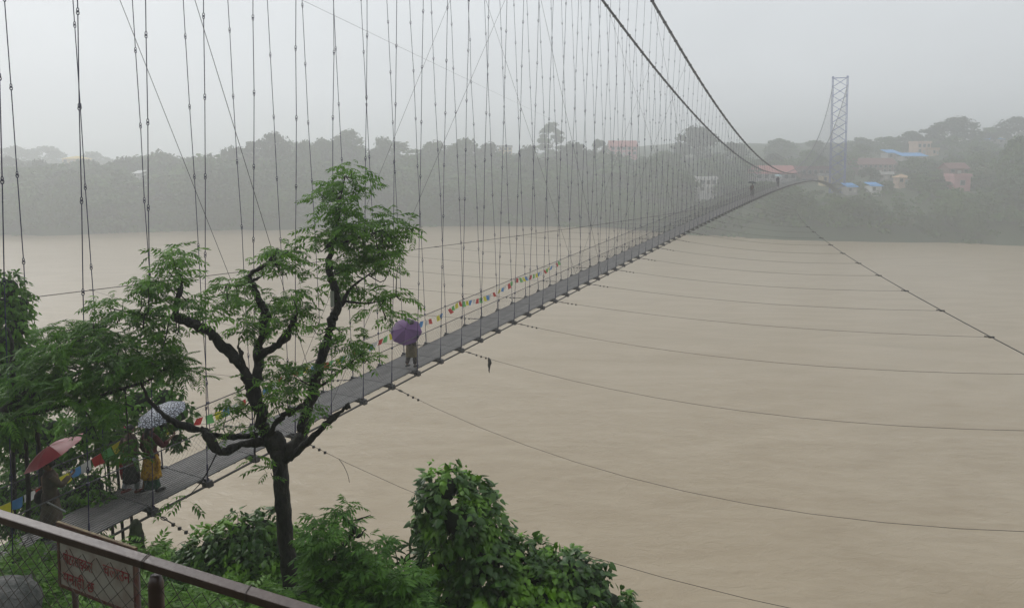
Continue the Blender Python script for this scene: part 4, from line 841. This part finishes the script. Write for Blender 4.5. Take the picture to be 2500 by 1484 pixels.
for k, (n0, n1, sag, lab, sp_) in enumerate(((-8.6, -4.75, .34, 'string of bright prayer flags nearest the railing, behind the red umbrella', .235), (-4.3, -1.0, .30, 'short string of prayer flags right of the patterned umbrella', .27), (-1.0, 3.1, .26, 'string of prayer flags passing behind the gnarled tree to the purple umbrella', .27), (3.1, 5.6, .22, 'string of prayer flags just right of the purple umbrella', .27), (5.6, 9.2, .24, 'string of small prayer flags midway along the visible deck', .28), (9.2, 12.8, .18, 'farthest short string of prayer flags on the handrail', .30))):
    dz = 1.12; a, b = D(n0, LL + .03, dz), D(n1, LL + .03, dz)
    t = thing('prayer_flag_string', lab, 'prayer flags', tuple(a), 'prayer flag strings along the handrail'); inv = Matrix.Translation(-Vector(a))
    tt = np.linspace(0, 1, 25); f = lambda t_: a + (b - a) * t_ - UP * 4 * sag * t_ * (1 - t_)
    o = MB().tube(np.array([f(x) for x in tt]), .004, 4).build('cord', M_STR, t); o.matrix_parent_inverse = inv
    L = np.linalg.norm(b - a); m = int(L / sp_); g = np.random.default_rng(100 + k)
    for i in range(m):
        if k > 0 and g.random() < .12: continue
        t_ = (i + .5) / m; q = f(t_); d = f(t_ + .01) - f(t_ - .01); d /= np.linalg.norm(d); tilt = g.normal(0, .25 if k else .10)
        y = np.cross(UP, d); y /= np.linalg.norm(y); z = np.cross(d, y); z2 = z * math.cos(tilt) + y * math.sin(tilt); y2 = np.cross(z2, d)
        o = obj('flag', FM[(i % 5) * 3 + int(g.integers(0, 3))], t); s_ = (1.0 if k == 0 else .82 + .22 * g.random())
        M4 = Matrix(((d[0], y2[0], z2[0], q[0] - a[0]), (d[1], y2[1], z2[1], q[1] - a[1]), (d[2], y2[2], z2[2], q[2] - a[2]), (0, 0, 0, 1))); o.matrix_basis = M4 @ Matrix.Scale(s_, 4)
# ------------------------------------------------------------------ umbrellas and people
M_SKIN = mat('brown skin', (.20, .105, .065), (.17, .09, .055), rough=.55); M_HAIR = mat('black hair', (.012, .010, .010), (.02, .017, .015), rough=.45, scale=30)
def umbrella(label, centre, axis, rad, cm, shaft_to, rise=.30, cm2=None):
    axis = np.asarray(axis, float); axis /= np.linalg.norm(axis); hub = np.asarray(centre) + axis * rad * rise * .5
    t = thing('umbrella', label, 'umbrella', tuple(hub)); 
    x_ = np.cross(axis, (0, 1, .01)); x_ /= np.linalg.norm(x_); y_ = np.cross(axis, x_)
    t.matrix_basis = Matrix(((x_[0], y_[0], axis[0], hub[0]), (x_[1], y_[1], axis[1], hub[1]), (x_[2], y_[2], axis[2], hub[2]), (0, 0, 0, 1)))
    V = []; nr, na = 8, 5
    for i in range(nr + 1):
        r = i / nr
        for j in range(na):
            u = j / (na - 1) * 2 - 1; an = u * math.pi / 8; mid = 1 - u * u
            rr = rad * r * (1 - .075 * mid * r); zz = -rad * rise * (r ** 1.9) * (1 + 0 * mid) - rad * .018 * mid * math.sin(r * math.pi)
            V.append((rr * math.cos(an), rr * math.sin(an), zz))
    mb = MB(); mb.add(V, [(i * na + j, (i + 1) * na + j, (i + 1) * na + j + 1, i * na + j + 1) for i in range(nr) for j in range(na - 1)]); me = mb.mesh('canopy_panel', cm, True); me2 = None
    if cm2: me2 = mb.mesh('canopy_panel', cm2, True)
    rb_ = MB(); rb_.tube([(rad * r, 0, -rad * rise * r ** 1.9 - .006) for r in (.02, .3, .6, .85, 1.01)], .004, 4); rme = rb_.mesh('rib', M_STEEL)
    for k in range(8):
        o = obj('canopy_panel', me2 if me2 and k % 2 else me, t); o.rotation_euler = (0, 0, k * math.pi / 4 + math.pi / 8)
        o = obj('rib', rme, t); o.rotation_euler = (0, 0, k * math.pi / 4)
    W = t.matrix_basis.inverted(); e = np.array(W @ Vector(shaft_to)); 
    L = -e[2] if e[2] < -.2 else .75
    MB().tube([(0, 0, .06), (0, 0, -.1), (0, 0, -L - .05)], .006, 6).build('shaft', M_STEEL, t); MB().tube([(0, 0, -L - .03), (0, 0, -L - .10), (0, .01, -L - .15), (0, .035, -L - .17), (0, .06, -L - .15)], .012, 7).build('handle', M_HAIR, t, True)
    MB().tube([(0, 0, -.01), (0, 0, .04), (0, 0, .075)], [.02, .012, .006], 6).build('tip', M_STEEL, t)
    return hub - axis * (L), axis
def loft(mb, rings, k=22, fold=0., nf=7, seed=0):
    V = []
    for i, (cx_, cy_, z, rx, ry) in enumerate(rings):
        for j in range(k):
            a = j / k * 2 * math.pi; s = 1 + fold * (i / len(rings)) * math.sin(nf * a + seed + i * .15); V.append((cx_ + rx * s * math.cos(a), cy_ + ry * s * math.sin(a), z))
    n = len(rings); F = [(i * k + j, i * k + (j + 1) % k, (i + 1) * k + (j + 1) % k, (i + 1) * k + j) for i in range(n - 1) for j in range(k)]
    mb.add(V, F + [tuple(range((n - 1) * k, n * k))]); return mb
def arm_ik(s, tgt):
    s, tgt = np.array(s, float), np.array(tgt, float); v = tgt - s; L = np.linalg.norm(v); A, B = .27, .25
    if L > .50: tgt = s + v / L * .50; v = tgt - s; L = .50
    u = v / L; x = (A * A - B * B + L * L) / (2 * L); h = math.sqrt(max(A * A - x * x, 1e-5)); o = np.array([s[0] * 2, -.5, -1.0]); o -= u * o.dot(u); o /= np.linalg.norm(o)
    return s + u * x + o * h, tgt
def person(label, pos, heading, height, handR, handL, stride, clothes, detail=True, hair='bun', lean=0., group=None):
    """local axes: +y is where the person faces; hands are local targets at a 1.65 m build"""
    t = thing('person', label, 'person', tuple(pos), group, rz=heading); k = height / 1.65; t.scale = (k, k, k)
    b = MB(); sh = {}
    legs = {}
    for s in (-1, 1):
        f = stride * s; hip = np.array([.085 * s, 0, .86]); knee = np.array([.085 * s, .5 * f + .04, .47]); ank = np.array([.08 * s, f - (.05 if f < 0 else 0), .085 + (.05 if f < 0 else 0)])
        legs[s] = [hip, knee, ank]
        b.tube(curve([hip, (hip + knee) / 2, knee, (knee + ank) / 2 + (0, -.015, 0), ank], 14), np.interp(np.linspace(0, 1, 14), [0, .25, .5, .65, 1], [.095, .082, .058, .058, .036]), 10)
        b.tube([ank + (0, -.05, -.05), ank + (0, .03, -.045), ank + (.005 * s, .11, -.055), ank + (.005 * s, .17, -.062)], [.03, .04, .04, .022], 8, flat=.7)
        shd = np.array([.165 * s, lean * .5, 1.345]); tg = handR if s > 0 else handL; el, wr = arm_ik(shd, tg); sh[s] = (shd, el, wr)
        b.tube(curve([shd, (shd + el) / 2, el, (el + wr) / 2, wr], 12), np.interp(np.linspace(0, 1, 12), [0, .3, .5, .7, 1], [.056, .048, .038, .036, .026]), 9)
        hd = (wr - el); hd /= np.linalg.norm(hd); sd_ = np.cross(hd, (0, .3, 1.)); sd_ /= np.linalg.norm(sd_); nm = np.cross(sd_, hd)
        b.tube([wr, wr + hd * .04, wr + hd * .085], [.026, .036, .034], 8, flat=.5)
        for i, ln in enumerate((.062, .072, .066, .05)):
            o = wr + hd * .08 + sd_ * (.028 - .0185 * i); b.tube([o, o + hd * ln * .5 + nm * .012, o + hd * ln * .75 + nm * .035, o + hd * ln * .55 + nm * .055], [.0095, .009, .0085, .007], 6)
        o = wr + hd * .025 + sd_ * .03; b.tube([o, o + hd * .03 + sd_ * .022 + nm * .015, o + hd * .055 + sd_ * .018 + nm * .035], [.012, .011, .008], 6)
    b.tube([(0, 0, .80), (0, 0, .90), (0, lean * .2, 1.02), (0, lean * .4, 1.18), (0, lean * .6, 1.32), (0, lean * .7, 1.385)], [.13, .155, .125, .145, .15, .07], 14, flat=.68)
    b.tube([(0, lean * .7, 1.34), (0, lean * .8 + .01, 1.46)], [.055, .048], 10)
    hc = np.array([0, lean + .02, 1.545]); b.ball(hc, (.073, .092, .105), 16, 12); b.ball(hc + (0, .03, -.06), (.052, .06, .05), 12, 8)
    b.tube([hc + (0, .085, .02), hc + (0, .108, -.018), hc + (0, .09, -.028)], [.009, .016, .010], 6)
    for s in (-1, 1): b.ball(hc + (.074 * s, -.005, -.005), (.012, .022, .032), 8, 6)
    o = b.build('body', M_SKIN, t, True); r = o.modifiers.new('one skin', 'REMESH'); r.mode = 'VOXEL'; r.voxel_size = .0105 if detail else .02; r.use_smooth_shade = True
    sm_ = o.modifiers.new('smooth', 'SMOOTH'); sm_.factor = .5; sm_.iterations = 3
    if detail:
        for s in (-1, 1): MB().ball(hc + (.028 * s, .083, .012), (.012, .008, .008), 8, 6).build('eye', M_HAIR, o)
        MB().box(hc + (0, .089, -.055), (.02, .004, .004)).build('mouth', mat('lips', (.16, .05, .045)), o)
    hr = MB(); hr.ball(hc + (0, -.014, .018), (.081, .094, .101), 16, 10); 
    if hair == 'bun': hr.ball(hc + (0, -.10, .0), .04, 10, 8)
    elif hair == 'long': hr.tube([hc + (0, -.06, .02), hc + (0, -.105, -.12), hc + (0, -.125, -.32), hc + (0, -.12, -.45)], [.06, .055, .04, .015], 10)
    v = hr.v[0]; v[:, 2] = np.where((v[:, 1] > hc[1] + .055) & (v[:, 2] < hc[2] + .055), hc[2] + .055, v[:, 2])
    hr.build('hair', M_HAIR, t, True)
    for nm, m, kind, a in clothes:
        mb = MB()
        if kind == 'top':                                # a = (hem z, hem rx, hem ry, sleeve end 0..1)
            hem, rx, ry, sl_ = a; zs = [hem, hem + (1.0 - hem) * .5, 1.02, 1.16, 1.28, 1.36, 1.405, 1.425]; L = lean
            loft(mb, [(0, L * max(0, (z - .8)) * 1.0, z, *q) for z, q in zip(zs, ((rx, ry), ((rx + .165) / 2, (ry + .125) / 2), (.158, .118), (.178, .128), (.188, .128), (.178, .112), (.12, .09), (.07, .068)))], 24, -.03, 5)
            for s in (-1, 1):
                shd, el, wr = sh[s]; e = shd + (el - shd) * min(1, sl_ * 2) if sl_ <= .5 else el + (wr - el) * (sl_ - .5) * 2; pts = [shd - (.03 * s, 0, 0), (shd + el) / 2, e] if sl_ <= .5 else [shd - (.03 * s, 0, 0), (shd + el) / 2, el, e]
                mb.tube(curve(pts, 10), np.interp(np.linspace(0, 1, 10), [0, .3, 1], [.082, .068, .052]), 10)
        elif kind == 'skirt':                            # a = (top z, hem z, hem rx, hem ry)
            z1, z0, rx, ry = a; n = 9; loft(mb, [(0, stride * .15 * (1 - (z1 - z) / (z1 - z0)) * 0 + lean * max(0, z - .8), z, .15 + (rx - .15) * f + .02 * math.sin(f * 3), .115 + (ry - .115) * f) for f in np.linspace(0, 1, n) for z in [z1 + (z0 - z1) * f]], 30, .09, 9, 1)
        elif kind == 'trousers':
            for s in (-1, 1): hip, kn, an = legs[s]; mb.tube(curve([hip + (0, 0, .06), (hip + kn) / 2, kn, (kn + an) / 2, an + (0, 0, a[0])], 12), np.linspace(.115, a[1], 12), 12)
            mb.tube([(0, 0, .80), (0, 0, .88), (0, 0, 1.0)], [.14, .168, .14], 14, flat=.72)
        elif kind == 'shoes':
            for s in (-1, 1): an = legs[s][2]; mb.tube([an + (0, -.075, -.045), an + (0, -.04, -.04), an + (0, .04, -.045), an + (.005 * s, .13, -.058), an + (.005 * s, .19, -.066)], [.02, .044, .048, .046, .024], 9, flat=.75)
        elif kind == 'drape': mb.tube(curve(a[0], 14), np.interp(np.linspace(0, 1, 14), np.linspace(0, 1, len(a[1])), a[1]), 10, flat=a[2])
        elif kind == 'blob': mb.ball(a[0], a[1], 14, 10)
        mb.build(nm, m, t, True)
    return t
def station(px, l):
    n = np.linspace(-9, 70, 4000); q = np.array([pix(D(x, l))[0] for x in n]); return float(n[np.argmin(abs(q - px))])
def local(t_pos, heading, k, w_):
    d = (np.asarray(w_) - np.asarray(t_pos)) / k; c, s = math.cos(-heading), math.sin(-heading); return np.array([c * d[0] - s * d[1], s * d[0] + c * d[1], d[2]])
HB = -TH                                            # heading along the bridge, away from the camera
def cloth(n_, c, c2=None, **k): return mat(n_, c, c2 or tuple(x * .7 for x in c), rough=.85, scale=k.pop('scale', 9), **k)
# the walker under the purple umbrella
n_ = station(1004, -.36); pp = D(n_, -.36, .036); dd = pix(pp)[2]
ctr = P(991, 806, dd - .25); axu = np.array([.02, -.72, .70]); hand = pp + tr * .10 + ax * .16 + UP * 1.02
h, _ = umbrella('open purple umbrella held by the walker on the deck', ctr, axu, .54, mat('purple nylon', (.135, .052, .185), (.17, .075, .22), rough=.5, trans=.25, scale=2), hand, .34, mat('deep purple nylon', (.10, .035, .14), (.125, .05, .165), rough=.5, trans=.25, scale=2))
person('walker in olive brown coat under the purple umbrella', pp, HB, 1.62, local(pp, HB, 1.62 / 1.65, h), (-.30, .05, .92), .10, [('coat', cloth('olive coat', (.13, .098, .045), (.18, .14, .075)), 'top', (.40, .215, .175, .9)), ('trousers', cloth('dark trousers', (.05, .035, .03)), 'trousers', (.04, .06)), ('shoes', cloth('dark shoes', (.02, .018, .018)), 'shoes', ()), ('bag', cloth('olive bag', (.07, .055, .03)), 'blob', ((-.26, .03, .92), (.07, .10, .12)))], lean=.05)
# two women under the patterned umbrella
pat = bpy.data.materials.new('black and white cell print'); pat.use_nodes = True; tn = pat.node_tree; vb = tn.nodes['Principled BSDF']; tcx = tn.nodes.new('ShaderNodeTexCoord'); vo = tn.nodes.new('ShaderNodeTexVoronoi'); vo.feature = 'DISTANCE_TO_EDGE'; vo.inputs['Scale'].default_value = 17
cr = tn.nodes.new('ShaderNodeValToRGB'); cr.color_ramp.elements[0].position = .10; cr.color_ramp.elements[0].color = (.018, .02, .03, 1); cr.color_ramp.elements[1].position = .22; cr.color_ramp.elements[1].color = (.40, .43, .50, 1)
tn.links.new(tcx.outputs['Object'], vo.inputs['Vector']); tn.links.new(vo.outputs['Distance'], cr.inputs[0]); tn.links.new(cr.outputs[0], vb.inputs['Base Color']); vb.inputs['Roughness'].default_value = .5
nB = station(371, -.62); pB = D(nB, -.62, .036); nA = station(322, -1.0); pA = D(nA, -1.0, .036); dB = pix(pB)[2]
h, _ = umbrella('black and white cell patterned umbrella over two women', P(392, 1003, dB - .15), (-.20, -.24, .95), .54, pat, pB + tr * .05 + UP * 1.1, .32)
yel = mat('yellow printed sari', (.50, .27, .012), (.24, .10, .012), rough=.8, scale=16, contrast=(.5, .62)); gr = cloth('green petticoat', (.025, .075, .045))
person('woman in yellow sari and dark red shawl under the patterned umbrella', pB, HB, 1.60, local(pB, HB, 1.6 / 1.65, h), (-.24, .05, .85), .10, [('shawl', cloth('dark red shawl', (.085, .006, .010)), 'top', (.88, .21, .17, .75)), ('sari', yel, 'skirt', (1.0, .38, .235, .21)), ('petticoat', gr, 'skirt', (.5, .14, .20, .18)), ('sari_end', yel, 'drape', ([(.19, .0, .95), (.26, .02, .75), (.24, .0, .52)], [.03, .05, .03], .4)), ('shoes', cloth('black sandals', (.015, .013, .013)), 'shoes', ())], hair='long')
person('woman in dull maroon top and black skirt with a red scarf', pA, HB, 1.58, (.28, .12, .95), (-.26, .1, .9), .09, [('top', cloth('dull maroon top', (.085, .045, .040)), 'top', (.72, .20, .16, .8)), ('skirt', cloth('black skirt', (.018, .02, .02)), 'skirt', (.95, .30, .19, .17)), ('scarf', cloth('bright red scarf', (.50, .012, .03)), 'drape', ([(-.20, -.02, 1.0), (-.25, -.05, .8), (-.26, -.05, .5), (-.24, -.05, .32)], [.02, .055, .06, .035], .45)), ('belt', cloth('pink band', (.62, .03, .14)), 'drape', ([(-.14, -.10, .98), (0, -.15, .96), (.1, -.12, .97)], [.015, .028, .015], .6)), ('hair_clip', cloth('pink clip', (.65, .08, .16)), 'blob', ((-.07, -.07, 1.60), (.05, .03, .025))), ('socks', cloth('pale blue hem', (.40, .42, .48)), 'trousers', (.03, .05)), ('shoes', cloth('red sandals', (.20, .04, .035)), 'shoes', ())])
# the walker under the red umbrella
nC = station(128, -.70); pC = D(nC, -.70, .036); dC = pix(pC)[2]
h, _ = umbrella('faded red umbrella tilted over the walker by the railing', P(126, 1097, dC - .05), (-.44, -.16, .88), .60, mat('wet red nylon', (.36, .055, .065), (.27, .04, .05), rough=.35, trans=.2, scale=3), pC + UP * 1.1 + tr * .1, .30)
person('walker in brown coat under the red umbrella beside the railing', pC, HB + 2.6, 1.66, (.24, .18, 1.02), local(pC, HB + 2.6, 1.66 / 1.65, h), .08, [('coat', cloth('brown coat', (.075, .055, .042), (.11, .085, .06)), 'top', (.42, .24, .20, .9)), ('trousers', cloth('brown trousers', (.05, .035, .028)), 'trousers', (.04, .065)), ('shoes', cloth('black shoes', (.015, .014, .014)), 'shoes', ()), ('bag', cloth('dark bag', (.02, .018, .017)), 'blob', ((.30, .16, .80), (.10, .13, .15)))])
mb = MB(); q = pC + tr * .42 + UP * .78 - ax * .1; mb.tube([q + (-.22, 0, .14), q + (.14, 0, -.06)], .016, 7)
mb.build('metal_rod', mat('pale metal', (.4, .4, .4), metal=.5, rough=.4), label='short pale rod carried by the walker in the brown coat', cat='rod')
# distant walkers
for px, cy_, ucol, lab, lab2, coat in ((1836, 453, (.035, .045, .04), 'dark umbrella far along the deck', 'distant walker under a dark umbrella', (.07, .05, .05)), (1899, 437, (.55, .68, .70), 'pale blue umbrella farthest along the deck', 'farthest walker in navy under a pale umbrella', (.03, .035, .07))):
    n_ = station(px, -.75); pp = D(n_, -.75, .036); dd = pix(pp)[2]; k = P(px - 3, cy_, dd)
    c_ = pp + UP * 1.78; h, _ = umbrella(lab, c_, (.05, -.12, 1), .56, cloth('umbrella cloth ' + lab[:4], ucol), pp + UP * 1.0, .34)
    person(lab2, pp, HB, 1.66, local(pp, HB, 1, h), (-.24, .05, .85), .12, [('coat', cloth('coat ' + lab2[:5], coat), 'top', (.75, .20, .16, .9)), ('trousers', cloth('grey trousers', (.06, .055, .055)), 'trousers', (.04, .06)), ('shoes', cloth('dark shoes', (.02, .018, .018)), 'shoes', ())], detail=False)
